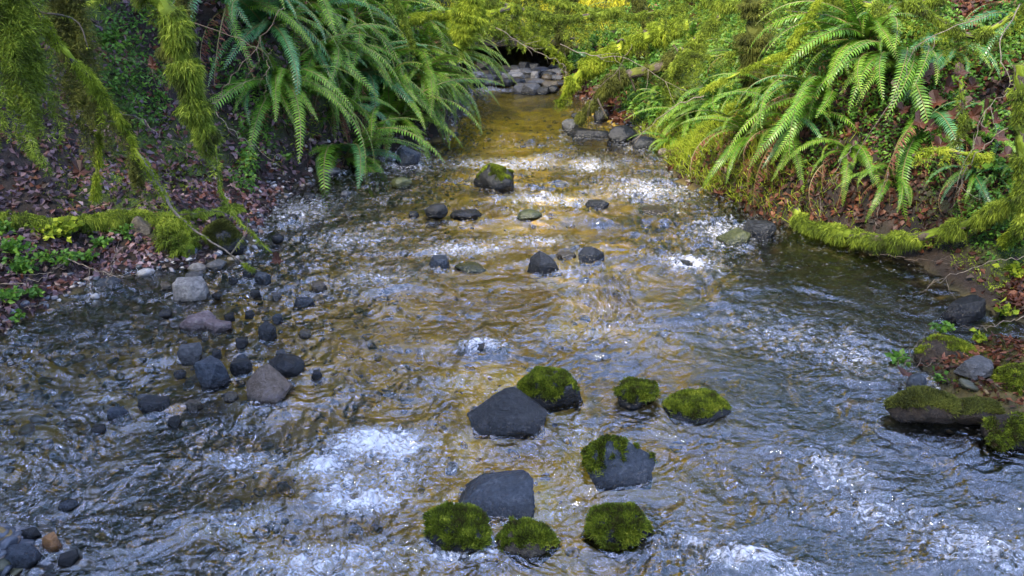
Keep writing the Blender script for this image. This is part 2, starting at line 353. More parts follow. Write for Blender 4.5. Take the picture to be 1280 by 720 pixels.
# ------------------------------------------------------------------ rocks: (px, py of the foot, width px, height px, material, shape, moss, label)
def rock_mesh(name, w, dp, h, seed, ang, sub=4, peak=0.):
    rng = np.random.default_rng(seed); V, F = ICO[sub]; V = V.copy()
    n = int(6 + ang * 10)
    for i in range(n):
        d = rng.normal(size=3); d /= np.linalg.norm(d)
        c = rng.uniform(.55, .85) if ang > .4 else rng.uniform(.72, .92)
        s = V @ d; V -= np.outer(np.maximum(s - c, 0) * .97, d)
    if peak: 
        a = rng.uniform(-.25, .25); V[:, 0] = (V[:, 0] - a * 0) * (1 - peak * np.clip(V[:, 2], -.2, 1)); V[:, 1] *= (1 - peak * .7 * np.clip(V[:, 2], -.2, 1))
    o = rng.uniform(0, 50, 3)
    k = .10 * (1 - ang * .6)
    r = 1 + k * fbm(V[:, 0] * 1.5 + o[0], V[:, 1] * 1.5 + o[1], V[:, 2] * 1.5 + o[2], seed, 3) + .022 * fbm(V[:, 0] * 7 + o[1], V[:, 1] * 7, V[:, 2] * 7, seed + 5, 3)
    V = V * r[:, None]
    V /= np.array([np.ptp(V[:, 0]) / 2, np.ptp(V[:, 1]) / 2, np.ptp(V[:, 2]) / 2])
    V[:, 2] -= V[:, 2].max() - 1
    V = V * np.array([w / 2, dp / 2, h / 2])
    return V, F
SHAPES = dict(
    pyramid=[(-1, -.1, -.25), (-.55, .1, .25), (-.08, .05, 1), (.16, .2, .95), (.5, .05, .5), (1, -.1, -.1), (.95, .3, -.5), (.45, -.7, -.45), (-.35, -.6, -.4), (-.9, .5, -.9), (.8, .9, -.9), (0, 1, -.5), (-.8, -.7, -1), (.9, -.7, -1)],
    slab=[(-1, -.2, -.35), (-.35, .3, .45), (.15, .4, .75), (.92, .35, 1), (1, .2, .95), (1, -.35, -.6), (.9, -.6, -1), (-.95, -.6, -1), (-.9, .8, -1), (.95, .9, -1), (.8, .8, .3), (-.3, .8, .1)],
    shard=[(-.9, .1, .25), (-.75, -.1, .5), (-.35, .1, 1), (.15, .15, .8), (.55, .1, .4), (1, 0, -.05), (.7, -.5, -.6), (-.45, -.65, -.5), (-.85, -.3, -.6), (-.9, .8, -1), (.8, .8, -1), (-.6, -.8, -1), (.8, -.7, -1)],
    wedge=[(-1, .1, -.2), (-.35, .1, .8), (.05, .15, 1), (.3, -.1, .6), (.75, -.5, .0), (1, -.2, -.1), (.55, -.9, -.5), (.0, -.8, -.4), (-.9, -.1, -.6), (-.8, .8, -1), (.8, .8, -1), (-.7, -.8, -1), (.7, -.9, -1)],
    block=[(-1, 0, .6), (-.8, .5, 1), (.6, .6, 1), (1, .1, .55), (.95, -.3, .2), (.2, -.6, .7), (-.7, -.5, .75), (.3, -.9, -.7), (-.9, -.6, -.8), (.95, -.4, -.8), (.9, .9, -1), (-.9, .9, -1)])
def hull_mesh(w, dp, h, seed, ang, peak, fine=3, shape=None):
    import bmesh
    rng = np.random.default_rng(seed); bm = bmesh.new(); n = 13 if ang < .75 else 10
    for v in SHAPES.get(shape, []): bm.verts.new(v)
    for i in range(0 if shape else n):
        a = (i + rng.uniform(-.35, .35)) / n * 6.28 * 2; zz = -1 if i % 2 else rng.uniform(.0, .55)
        r_ = rng.uniform(.8, 1.05) * (1 if i % 2 else (.92 - .25 * peak))
        bm.verts.new((math.cos(a) * r_, math.sin(a) * r_, zz))
    if shape: pass
    elif peak > .2:
        for t in (-.3, .3): bm.verts.new((t * (1 - peak) + rng.uniform(-.2, .1), rng.uniform(-.15, .25), 1 - abs(t) * .4 * (t > 0)))
    else:
        for k in range(4): bm.verts.new((rng.uniform(.3, .75) * (1 if k % 2 else -1), rng.uniform(.2, .75) * (1 if k // 2 else -1), rng.uniform(.75, 1)))
    res = bmesh.ops.convex_hull(bm, input=bm.verts)
    bmesh.ops.delete(bm, geom=[v for v in bm.verts if not v.link_faces], context='VERTS')
    bmesh.ops.bevel(bm, geom=list(bm.edges), offset=.022, segments=1, affect='EDGES', profile=.5)
    bmesh.ops.triangulate(bm, faces=bm.faces)
    for _ in range(fine + 1):
        le = [e for e in bm.edges if e.calc_length() > (.055 if fine > 3 else .11)]
        if not le: break
        bmesh.ops.subdivide_edges(bm, edges=le, cuts=1); bmesh.ops.triangulate(bm, faces=bm.faces)
    V = np.array([v.co[:] for v in bm.verts]); F = np.array([[v.index for v in f.verts] for f in bm.faces]); bm.free()
    o = rng.uniform(0, 50, 3)
    q2 = fbm(V[:, 0] * 16 + o[1], V[:, 1] * 16, V[:, 2] * 16 + o[2], seed + 9, 3); V = V * (1 + .010 * q2 - .030 * np.exp(-(vn(V[:, 0] * 2.6 + o[0], V[:, 1] * 2.6 + V[:, 2] * 1.3, V[:, 2] * 2.6, seed + 2) / .05) ** 2))[:, None]
    V = V * (1 + .028 * fbm(V[:, 0] * 2.2 + o[0], V[:, 1] * 2.2, V[:, 2] * 2.2 + o[1], seed, 3) + .012 * fbm(V[:, 0] * 9, V[:, 1] * 9 + o[2], V[:, 2] * 9, seed + 3, 2))[:, None]
    V /= np.array([np.ptp(V[:, 0]) / 2, np.ptp(V[:, 1]) / 2, np.ptp(V[:, 2]) / 2]); V[:, 2] -= V[:, 2].max() - 1
    return V * np.array([w / 2, dp / 2, h / 2]), F
def vnorm(V, F):
    n = np.cross(V[F[:, 1]] - V[F[:, 0]], V[F[:, 2]] - V[F[:, 0]]); N = np.zeros_like(V)
    for k in range(3): np.add.at(N, F[:, k], n)
    return N / (np.linalg.norm(N, axis=1, keepdims=True) + 1e-12), np.linalg.norm(n, axis=1) / 2
def moss_on(V, F, mask, dens, L, Wd, rng, thick=.012, droop=.35, lift=.6):
    """thick fuzzy cushion over the masked part of a surface"""
    N, A = vnorm(V, F); m = mask[F].mean(1); m = m * np.clip(.9 + .9 * fbm(V[F[:, 0], 0] * 28, V[F[:, 0], 1] * 28, V[F[:, 0], 2] * 28, 5, 2), .08, 1.6)
    thickv = thick * mask * (1 + .6 * fbm(V[:, 0] * 30, V[:, 1] * 30, V[:, 2] * 30, 3, 2))
    S = V + N * (thickv[:, None] - .003); keep = m > .3
    Fk = F[keep]; u, inv = np.unique(Fk, return_inverse=True); shell = (S[u], inv.reshape(-1, 3))
    p = A * np.clip(m, 0, 1); n = int(min(p.sum() * dens, 26000))
    if n < 5: return join([shell])
    f = rng.choice(len(F), n, p=p / p.sum()); a = rng.dirichlet((1, 1, 1), n)
    pt = (S[F[f]] * a[..., None]).sum(1); nn = (N[F[f]] * a[..., None]).sum(1)
    D = nn * lift + rng.normal(size=(n, 3)) * .4 + np.array([0, 0, .45])
    return join([shell, blades(pt, D, L, Wd, rng, droop)])
WATER_ROCKS = []
GR = 'stones standing in the stream'
def rock(px, py, wp, hp, mat, ang, moss, label, seed, z0=.012, group=GR, peak=0., rz=None, name='river_rock', dk=.8, sink=.35, tilt=(0, 0), mossmat='moss_rock', mdir=(0, 0), shape=None):
    g = G(px, py, z0); sl = math.hypot(g.y, CAM_H - z0); m = sl / FPX
    if shape in ('pyramid', 'slab', 'shard'): wp *= 1.06
    w = wp * m; dp = w * dk; el = math.atan2(CAM_H - z0, g.y)
    h = max((hp * m - dp * math.sin(el) * (.42 if shape else .55)) / math.cos(el), .28 * hp * m, .02)
    if moss > .6: h *= 1.05
    if shape == 'wedge': h *= .85
    elif shape: h *= 1.12 if shape == 'pyramid' else .95
    H_ = h + (.12 if shape else sink) * w * .5
    V, F = hull_mesh(w, dp, H_, seed, ang, peak, 4 if wp > 24 else 3, shape) if ang >= .5 else rock_mesh('r', w, dp, H_, seed, ang, 4 if wp > 24 else 3, peak)
    if tilt != (0, 0):
        V = V @ np.array(Euler((tilt[0], tilt[1], 0)).to_matrix()).T
    V[:, 2] += h - V[:, 2].max()
    if rz is None: rz = random.Random(seed).uniform(-.5, .5)
    c, s = math.cos(rz), math.sin(rz); V = V @ np.array([[c, s, 0], [-s, c, 0], [0, 0, 1]])
    loc = Vector((g.x, g.y + dp * .42, z0))
    o = obj(name, mesh(name, V, [F], ang < .5), ROCK[mat], None, label, 'rock', group, None, loc)
    if z0 < .02: WATER_ROCKS.append((loc.x, loc.y, w / 2, dp / 2))
    if moss:
        rng = np.random.default_rng(seed + 99); N, _ = vnorm(V, F)
        zz = V[:, 2] / h + mdir[0] * V[:, 0] / w * 2 + mdir[1] * V[:, 1] / dp * 2
        mask = sstep(1 - moss, 1 - moss + .2, zz + .75 * fbm(V[:, 0] / w * 7, V[:, 1] / w * 7, V[:, 2] / w * 7, seed, 3) - .08) * sstep(-.4, .15, N[:, 2] + mdir[0] * N[:, 0] * .5) * sstep(.12, .38, V[:, 2] / h + .35 * fbm(V[:, 0] / w * 6, V[:, 1] / w * 6, V[:, 2] * 0, seed + 8, 2))
        v, fs = moss_on(V, F, mask, 170000, .024 if wp > 50 else .02, .0045, rng, .004, .25, .7)
        obj('moss', mesh('moss', v, fs), MAT[mossmat], o)
    return o
rk = [
 (620, 238, 56, 34, 'black', .25, .45, 'round black boulder with a green moss cap, alone upstream in midstream', dict(peak=.0, sink=.5)),
 (685, 508, 88, 42, 'dark', .6, .72, 'long moss-covered rock just behind the grey pyramid-shaped rock', {}),
 (634, 546, 96, 54, 'dark', .8, 0, 'bare grey pyramid-shaped rock with a sharp ridge in midstream', dict(shape='pyramid', rz=0, dk=.9, sink=.3)),
 (797, 506, 52, 26, 'dark', .6, .8, 'small moss hump between the long mossy rock and the flat moss mat', {}),
 (878, 524, 90, 30, 'dark', .2, .95, 'low wide moss mat on a submerged rock, rightmost of the midstream moss', {}),
 (776, 608, 84, 58, 'blue', .8, .5, 'angular blue-grey rock with bright moss only on its upper left edge', dict(shape='shard', rz=0, sink=.3, mdir=(-.35, .25), mossmat='moss_rock')),
 (618, 656, 92, 48, 'blue', .9, 0, 'bare slab-sided blue-black rock with a flat sloping top', dict(dk=.9, rz=.08, shape='slab', sink=.25)),
 (575, 690, 94, 46, 'dark', .7, .8, 'mossy hummock in front of the bare blue-black slab', {}),
 (660, 696, 82, 36, 'brown', .7, .66, 'low mossy rock with wet brown lower side, right of the mossy hummock', {}),
 (775, 686, 86, 42, 'dark', .6, .86, 'rounded fully mossy rock nearest the bottom edge, standing alone', {}),
 (234, 378, 42, 30, 'pale', .7, 0, 'pale flat-topped block with a blue wet face near the left shore', dict(rz=.1, shape='block')),
 (243, 413, 46, 22, 'pink', .7, 0, 'broken pinkish slab lying flat in the shallows', dict(dk=.7)),
 (268, 415, 44, 16, 'pink', .7, 0, 'thin purple-pink slab leaning at the right of the broken slab', dict(dk=.6)),
 (236, 452, 30, 22, 'grey', .6, 0, 'small pale grey stone above the larger blue-grey one', {}),
 (262, 484, 44, 36, 'blue', .7, 0, 'blocky blue-grey stone left of the tan wedge rock', {}),
 (330, 505, 58, 54, 'tan', .75, 0, 'tan and pink wedge-shaped rock in the left shallows', dict(shape='wedge', rz=0, dk=1.0)),
 (354, 470, 46, 28, 'black', .3, 0, 'smooth black-green stone touching the tan wedge rock', {}),
 (299, 468, 28, 20, 'dark', .6, 0, 'small dark stone between the blue-grey block and the tan wedge', {}),
 (333, 427, 24, 28, 'dark', .7, 0, 'small upright dark stone above the black-green one', dict(peak=.4)),
 (378, 384, 28, 13, 'blue', .8, 0, 'flat blue-black stone near the edge of the golden water', {}),
 (398, 364, 20, 12, 'brown', .6, 0, 'little brown stone beyond the flat blue-black one', {}),
 (327, 354, 20, 14, 'blue', .8, 0, 'little blue stone below the tip of the trailing mossy branch', {}),
 (318, 372, 13, 10, 'dark', .7, 0, 'tiny dark stone beside the little blue one', {}),
 (545, 273, 30, 20, 'black', .4, 0, 'dome-shaped dark stone, upper left of the midstream row', {}),
 (583, 273, 40, 13, 'black', .4, 0, 'flat dark stone beside the dome-shaped one', {}),
 (517, 272, 13, 8, 'dark', .5, 0, 'tiny dark stone left of the dome-shaped one', {}),
 (662, 275, 34, 14, 'olive', .4, 0, 'olive-brown flat stone below the round mossy boulder', {}),
 (548, 337, 34, 18, 'blue', .9, 0, 'sharp pale blue stone at the left end of the middle row', dict(peak=.2)),
 (588, 339, 44, 12, 'olive', .3, 0, 'low olive stone barely out of the water in the middle row', {}),
 (680, 340, 46, 28, 'dark', .9, 0, 'pointed dark shard of rock in the middle row', dict(peak=.5)),
 (708, 324, 26, 10, 'brown', .4, 0, 'small brown stone behind the pointed dark shard', {}),
 (738, 327, 34, 20, 'dark', .8, 0, 'angular dark rock at the right end of the middle row', dict(peak=.3)),
 (747, 260, 34, 11, 'dark', .5, 0, 'low dark stone awash right of the round mossy boulder', {}),
 (500, 236, 26, 15, 'olive', .4, 0, 'greenish stone in the shallows left of the round mossy boulder', {}),
 (508, 208, 30, 24, 'blue', .6, 0, 'blue-grey rock at the water edge under the fern fronds', dict(tilt=(0, .3))),
 (807, 188, 34, 19, 'dark', .2, 0, 'round dark rock at the right shore, second of the pair', {}),
 (778, 178, 42, 22, 'black', .3, 0, 'round black rock at the right shore, larger of the pair', {}),
 (738, 173, 62, 12, 'black', .5, 0, 'long flat black rock reaching out from the right shore', dict(dk=.4)),
 (713, 163, 22, 14, 'grey', .5, 0, 'small grey rock beyond the long flat black one', {}),
 (752, 152, 20, 16, 'dark', .5, 0, 'dark rock on the far right shore before the mossy bank', {}),
 (922, 306, 44, 20, 'olive', .7, 0, 'tilted ochre slab at the corner of the right bank', dict(tilt=(0, -.35))),
 (952, 296, 44, 22, 'dark', .6, 0, 'dark slab against the right bank behind the ochre slab', {}),
 (1212, 398, 66, 26, 'black', .9, 0, 'black angular slab of rock beside the muddy right shore', dict(dk=.6)),
 (188, 520, 40, 24, 'dark', .7, 0, 'dark flat stone with a twig across it, leftmost in the shallows', {}),
 (145, 528, 26, 20, 'blue', .7, 0, 'blue stone beside the dark flat stone with a twig', {}),
 (130, 362, 34, 15, 'blue', .5, 0, 'flat blue stone at the left shore under the bare twigs', {}),
 (118, 374, 12, 8, 'white', .2, 0, 'small white pebble at the left shore', {}),
 (606, 443, 44, 14, 'black', .5, 0, 'dark stone awash where a small wave breaks', {}),
 (858, 333, 30, 8, 'dark', .4, 0, 'dark stone just awash in the right half of the stream', {}),
 (822, 265, 46, 8, 'brown', .4, 0, 'low brown stone awash near the right bank', {}),
 (62, 692, 24, 22, 'orange', .6, 0, 'orange-brown stone on the gravel bar in the corner', {}),
 (22, 712, 40, 26, 'blue', .7, 0, 'blue-grey stone at the lower corner of the gravel bar', {}),
 (34, 678, 24, 16, 'dark', .7, 0, 'small dark stone above the orange-brown one', {}),
 (82, 706, 24, 14, 'dark', .5, 0, 'dark pebble right of the orange-brown stone', {}),
 (82, 640, 22, 14, 'blue', .3, 0, 'rounded blue pebble in the olive shallows', {}),
 (410, 222, 32, 15, 'grey', .4, 0, 'grey rounded rock on the left gravel shore', {}),
 (245, 340, 24, 12, 'pale', .4, 0, 'pale stone below the bright moss bank', {}),
 (240, 352, 26, 12, 'grey', .5, 0, 'grey stone between the pale stone and the flat-topped block', {}),
 (268, 338, 24, 14, 'grey', .3, 0, 'rounded grey stone below the mossy boulder on the left shore', {}),
 (176, 330, 20, 10, 'pale', .4, 0, 'small pale stone under the bank by the bare twig', {}),
 (180, 345, 22, 10, 'white', .4, 0, 'small whitish stone at the mouth of the left shore hollow', {}),
]
for i, (px, py, w, h, m, a, ms, lab, kw) in enumerate(rk):
    rock(px, py, w, h, m, a, ms, lab, 100 + i * 7, **kw)
# on the banks
rock(178, 312, 34, 44, 'brown', .4, 0, 'upright brown stone standing in the mossy left bank', 900, z0=.08, group='stones on the banks', peak=.2)
rock(277, 322, 52, 46, 'dark', .3, .7, 'mossy boulder at the water end of the left bank', 901, z0=.0, group='stones on the banks', mossmat='moss_dark')
rock(1226, 466, 46, 18, 'grey', .9, 0, 'flat grey slab lying on the mossy islet', 902, z0=.12, group='stones on the banks', dk=.7)
rock(1148, 492, 26, 26, 'blue', .3, 0, 'round bluish stone set in the front of the mossy islet', 904, z0=.04, group='stones on the banks')

# rubble bar at the far bend: every stone one object, low ones in front
rr = random.Random(4)
cells = [(x + rr.uniform(-4, 4), y + rr.uniform(-1.5, 1.5)) for y in (86, 92, 98, 104) for x in range(588 + (y % 5) * 2, 706, 13)]
cells += [(x + rr.uniform(-3, 3), y + rr.uniform(-1.5, 1.5)) for y in (111,) for x in range(654, 700, 12)]
for i, (px, py) in enumerate(cells):
    rock(px, py + 3, rr.uniform(10, 30), rr.uniform(6, 12), rr.choice(['grey', 'dark', 'dark', 'black', 'brown', 'pale']), rr.choice([.3, .6, .8]), 0,
         'weathered stone in the rubble bar at the far bend', 400 + i, z0=.05 + .0 * i, group='stones of the far rubble bar', dk=1.)
for i, (px, py, w) in enumerate([(205, 395, 16), (285, 398, 14), (300, 430, 16), (268, 445, 14), (222, 470, 16), (285, 500, 18), (240, 510, 20), (215, 530, 16), (310, 395, 12), (345, 400, 14), (300, 450, 14), (380, 420, 16), (350, 445, 14), (345, 372, 12), (270, 372, 14), (205, 360, 14), (290, 352, 12), (175, 500, 14), (120, 540, 18), (395, 470, 14), (310, 345, 16), (345, 300, 16), (365, 275, 14), (385, 250, 16), (430, 245, 14)]):
    rock(px, py, w, w * .55, rr.choice(['dark', 'blue', 'grey', 'dark', 'black', 'brown']), rr.choice([.3, .6, .8]), 0, 'small wet stone scattered in the left shallows', 640 + i, z0=.03, group='small stones of the left shallows', dk=1., sink=.9)
# shore stones on the right, further up
for i, (px, py, w) in enumerate([(765, 140, 18), (785, 150, 22), (800, 160, 18), (770, 122, 16), (790, 134, 20), (815, 172, 20), (745, 130, 14), (758, 112, 16), (832, 196, 18), (720, 148, 12)]):
    rock(px, py, w, w * .6, rr.choice(['grey', 'dark', 'brown', 'pink']), .4, 0, 'cobble on the right shore below the mossy bank', 600 + i, z0=.02, group='cobbles on the right shore')
# gravel (stuff)
def pebbles(name, n, fn, smin, smax, seed, mat, zoff=0., sub=2):
    rng = np.random.default_rng(seed); V, F = ICO[sub]; xs, ys = fn(rng, n); n = len(xs)
    z = H(xs, ys) + zoff; s = rng.uniform(smin ** .5, smax ** .5, n) ** 2
    base = []
    for k in range(10):
        v = V.copy()
        for _ in range(7):
            d = rng.normal(size=3); d /= np.linalg.norm(d); t = v @ d; c = rng.uniform(.5, .85); v -= np.outer(np.maximum(t - c, 0), d)
        base.append(v * rng.uniform(.6, 1.1, 3) * [1, 1, .6])
    base = np.array(base)[rng.integers(0, 10, n)]
    a = rng.uniform(0, 6.28, n); c, s_ = np.cos(a), np.sin(a)
    x = base[..., 0] * c[:, None] - base[..., 1] * s_[:, None]; y = base[..., 0] * s_[:, None] + base[..., 1] * c[:, None]
    tilt = rng.uniform(-.4, .4, n)[:, None]
    P_ = np.stack([x * s[:, None] + xs[:, None], y * s[:, None] + ys[:, None], (base[..., 2] + x * tilt) * s[:, None] + z[:, None] + s[:, None] * .2], -1).reshape(-1, 3)
    Fk = (F[None] + (np.arange(n) * len(V))[:, None, None]).reshape(-1, 3)
    return obj(name, mesh(name, P_, [Fk], True), mat, kind='stuff')
def pebmat(name, cols, rough=.4):
    m, n, l, b = M(name); g = n.new('ShaderNodeNewGeometry'); r = ramp(n, cols); t = n.new('ShaderNodeTexNoise'); t.inputs['Scale'].default_value = 25; t.inputs['Detail'].default_value = 5
    l.new(g.outputs['Position'], t.inputs['Vector'])
    a = n.new('ShaderNodeMath'); a.operation = 'MULTIPLY_ADD'; a.inputs[1].default_value = .5; a.inputs[2].default_value = -.25
    l.new(t.outputs['Fac'], a.inputs[0]); ad = n.new('ShaderNodeMath'); l.new(a.outputs[0], ad.inputs[0]); l.new(g.outputs['Random Per Island'], ad.inputs[1])
    l.new(ad.outputs[0], r.inputs['Fac']); l.new(r.outputs['Color'], b.inputs['Base Color']); b.inputs['Roughness'].default_value = rough
    bp = n.new('ShaderNodeBump'); bp.inputs['Strength'].default_value = .5; bp.inputs['Distance'].default_value = .01
    l.new(t.outputs['Fac'], bp.inputs['Height']); l.new(bp.outputs[0], b.inputs['Normal'])
    return m
shore_m = pebmat('shore pebbles', [(0, (.02, .022, .028)), (.35, (.07, .08, .10)), (.6, (.16, .15, .16)), (.8, (.14, .09, .06)), (1, (.35, .34, .34))])
bed_m = pebmat('bed pebbles', [(0, (.01, .011, .008)), (.35, (.04, .04, .02)), (.6, (.08, .07, .035)), (.8, (.16, .10, .03)), (1, (.22, .2, .16))], .6)
def shore(rng, n):
    x = rng.uniform(-3.6, 3.4, n * 8); y = rng.uniform(4.4, 19, n * 8); d = sdist(x, y)
    k = (d > -.35) & (d < .22) & (rng.random(n * 8) < np.where(x < 0, .9, .35)) & ~((x > 1.9) & (y < 8))
    return x[k][:n], y[k][:n]
def bar(rng, n):
    return rng.normal(-2.1, .24, n), rng.normal(2.52, .17, n)
def bed(rng, n):
    x = rng.uniform(-4, 4, n * 3); y = rng.uniform(2, 14, n * 3); k = (sdist(x, y) < -.05) & (rng.random(n * 3) < .12 + .88 * (x < -.6)); return x[k][:n], y[k][:n]
pebbles('gravel', 4000, shore, .008, .045, 1, shore_m)
pebbles('gravel', 700, bar, .01, .055, 2, shore_m)
pebbles('bed_gravel', 5200, bed, .01, .06, 3, bed_m)
def litter_isl(rng, n): return rng.normal(2.95, .35, n), rng.normal(4.0, .2, n)

# ------------------------------------------------------------------ water
def ysteps():
    o = [-5.]
    while o[-1] < 20.6:
        y = o[-1]; o.append(y + (.05 if y < 1.8 else .00062 * max(y, 2.7) ** 2))
    return np.array(o)
yy = ysteps(); NU = 1000
uu = np.linspace(-1, 1, NU); half = np.minimum(.74 * np.maximum(yy, 1.8) + .9, 5.2)
XW = uu[None] * half[:, None]; YW = np.repeat(yy[:, None], NU, 1)
TURB = sstep(-.5, .7, fbm(XW * .8, YW * .55, seed=77, oct=3))            # calmer pools and livelier riffles
calm = np.exp(-(((XW - .2) / .75) ** 2 + ((YW - 14.3) / 1.6) ** 2)) + .8 * sstep(-1.6, -2.6, XW) * sstep(6.4, 4.5, YW) + .5 * sstep(2.1, 2.7, XW) * sstep(4.6, 5.4, YW)
AMP = (.45 + .75 * TURB) * (1 - .72 * np.clip(calm, 0, 1))
foam = np.zeros_like(XW)
FO = [(475, 560, 66, 17, 1.45), (405, 584, 40, 14, 1.25), (450, 628, 60, 15, 1.4), (495, 595, 40, 26, .85), (430, 604, 50, 16, .8), (602, 436, 32, 9, 1.1), (925, 705, 62, 14, 1.15), (985, 712, 44, 12, .8), (1050, 590, 46, 26, .82), (1080, 640, 64, 24, .7),
      (1220, 690, 76, 34, .95), (1150, 650, 50, 24, .55), (400, 702, 110, 22, .85), (300, 655, 60, 16, .62), (560, 700, 60, 20, .55), (640, 203, 80, 8, .68), (500, 196, 45, 14, .8), (735, 205, 40, 8, .7),
      (810, 238, 60, 16, .62), (905, 290, 40, 13, .7), (868, 330, 44, 12, .62), (575, 312, 60, 10, .8), (690, 250, 60, 9, .7), (735, 545, 60, 20, .4), (640, 128, 50, 4, .2), (620, 112, 40, 3, .7), (660, 300, 70, 10, .6),
      (440, 300, 70, 20, .55), (470, 350, 60, 20, .5), (380, 265, 50, 20, .5), (1180, 490, 60, 25, .5), (300, 575, 70, 14, .6), (560, 580, 50, 14, .45), (700, 640, 60, 20, .4), (860, 680, 60, 20, .55), (980, 420, 80, 30, .45), (1060, 440, 60, 40, .5), (720, 420, 90, 16, .45), (560, 480, 60, 14, .4)]
for px, py, rx, ry, s in FO:
    g = G(px, py); m = math.hypot(g.y, CAM_H) / FPX; el = math.atan2(CAM_H, g.y)
    foam = np.maximum(foam, s * np.exp(-((XW - g.x) / (rx * m)) ** 2 - ((YW - g.y) / (ry * m / math.sin(el))) ** 2))
wake = np.zeros_like(XW); ring = np.zeros_like(XW)
for (x, y, a, b) in WATER_ROCKS:
    if a < .03: continue
    sl = (np.abs(yy - y) < a * 6 + .2); s0, s1 = np.argmax(sl), len(yy) - np.argmax(sl[::-1])
    dx, dy = (XW[s0:s1] - x) / a, (YW[s0:s1] - y) / a
    r = np.hypot(dx, dy * a / max(b, .02) * .9)
    ring[s0:s1] = np.maximum(ring[s0:s1], np.exp(-((r - 1.15) / .35) ** 2))
    w = np.exp(-((np.abs(dx) - (.9 + .25 * np.maximum(-dy, 0))) / .35) ** 2) * sstep(.6, -.4, dy) * np.exp(np.minimum(dy, 0) * .35)
    wake[s0:s1] = np.maximum(wake[s0:s1], w * min(a / .2, 1))
wx = XW + .16 * fbm(XW * 2.2, YW * 1.6, seed=51, oct=3); wy = YW + .16 * fbm(XW * 2.0, YW * 2.2, seed=52, oct=3)
def ridge(a): return 1 - np.abs(a) * 2
far = sstep(3, 12, YW)
lively = sstep(-.9, .3, fbm(XW * 1.7, YW * 1.3, seed=78, oct=3))
hgt = .030 * fbm(wx * 1.6, wy * 2.2, seed=61, oct=2)
hgt += .0135 * ridge(fbm(wx * 3.8, wy * 6.4, seed=62, oct=2, gain=.5)) * (.35 + .9 * lively)
hgt += .0070 * ridge(fbm(wx * 9, wy * 15, seed=65, oct=2, gain=.5)) * (.25 + 1.1 * lively)
hgt += .0062 * ridge(vn(wx * 19, wy * 28, seed=63)) * (.3 + lively) + .0034 * fbm(wx * 34, wy * 46, seed=64, oct=2) * (.5 + lively)
hgt *= AMP * 1.25
hgt += .012 * ring * (.5 + .5 * vn(XW * 14, YW * 14, seed=71)) + .014 * wake * (.6 + .6 * vn(XW * 9, YW * 9, seed=72))
fb = fbm(XW * 26, YW * 30, seed=81, oct=3)
hgt += np.clip(foam, 0, 1.2) * (.026 * ridge(fbm(XW * 11, YW * 12, seed=82, oct=3)) + .006 * fb)
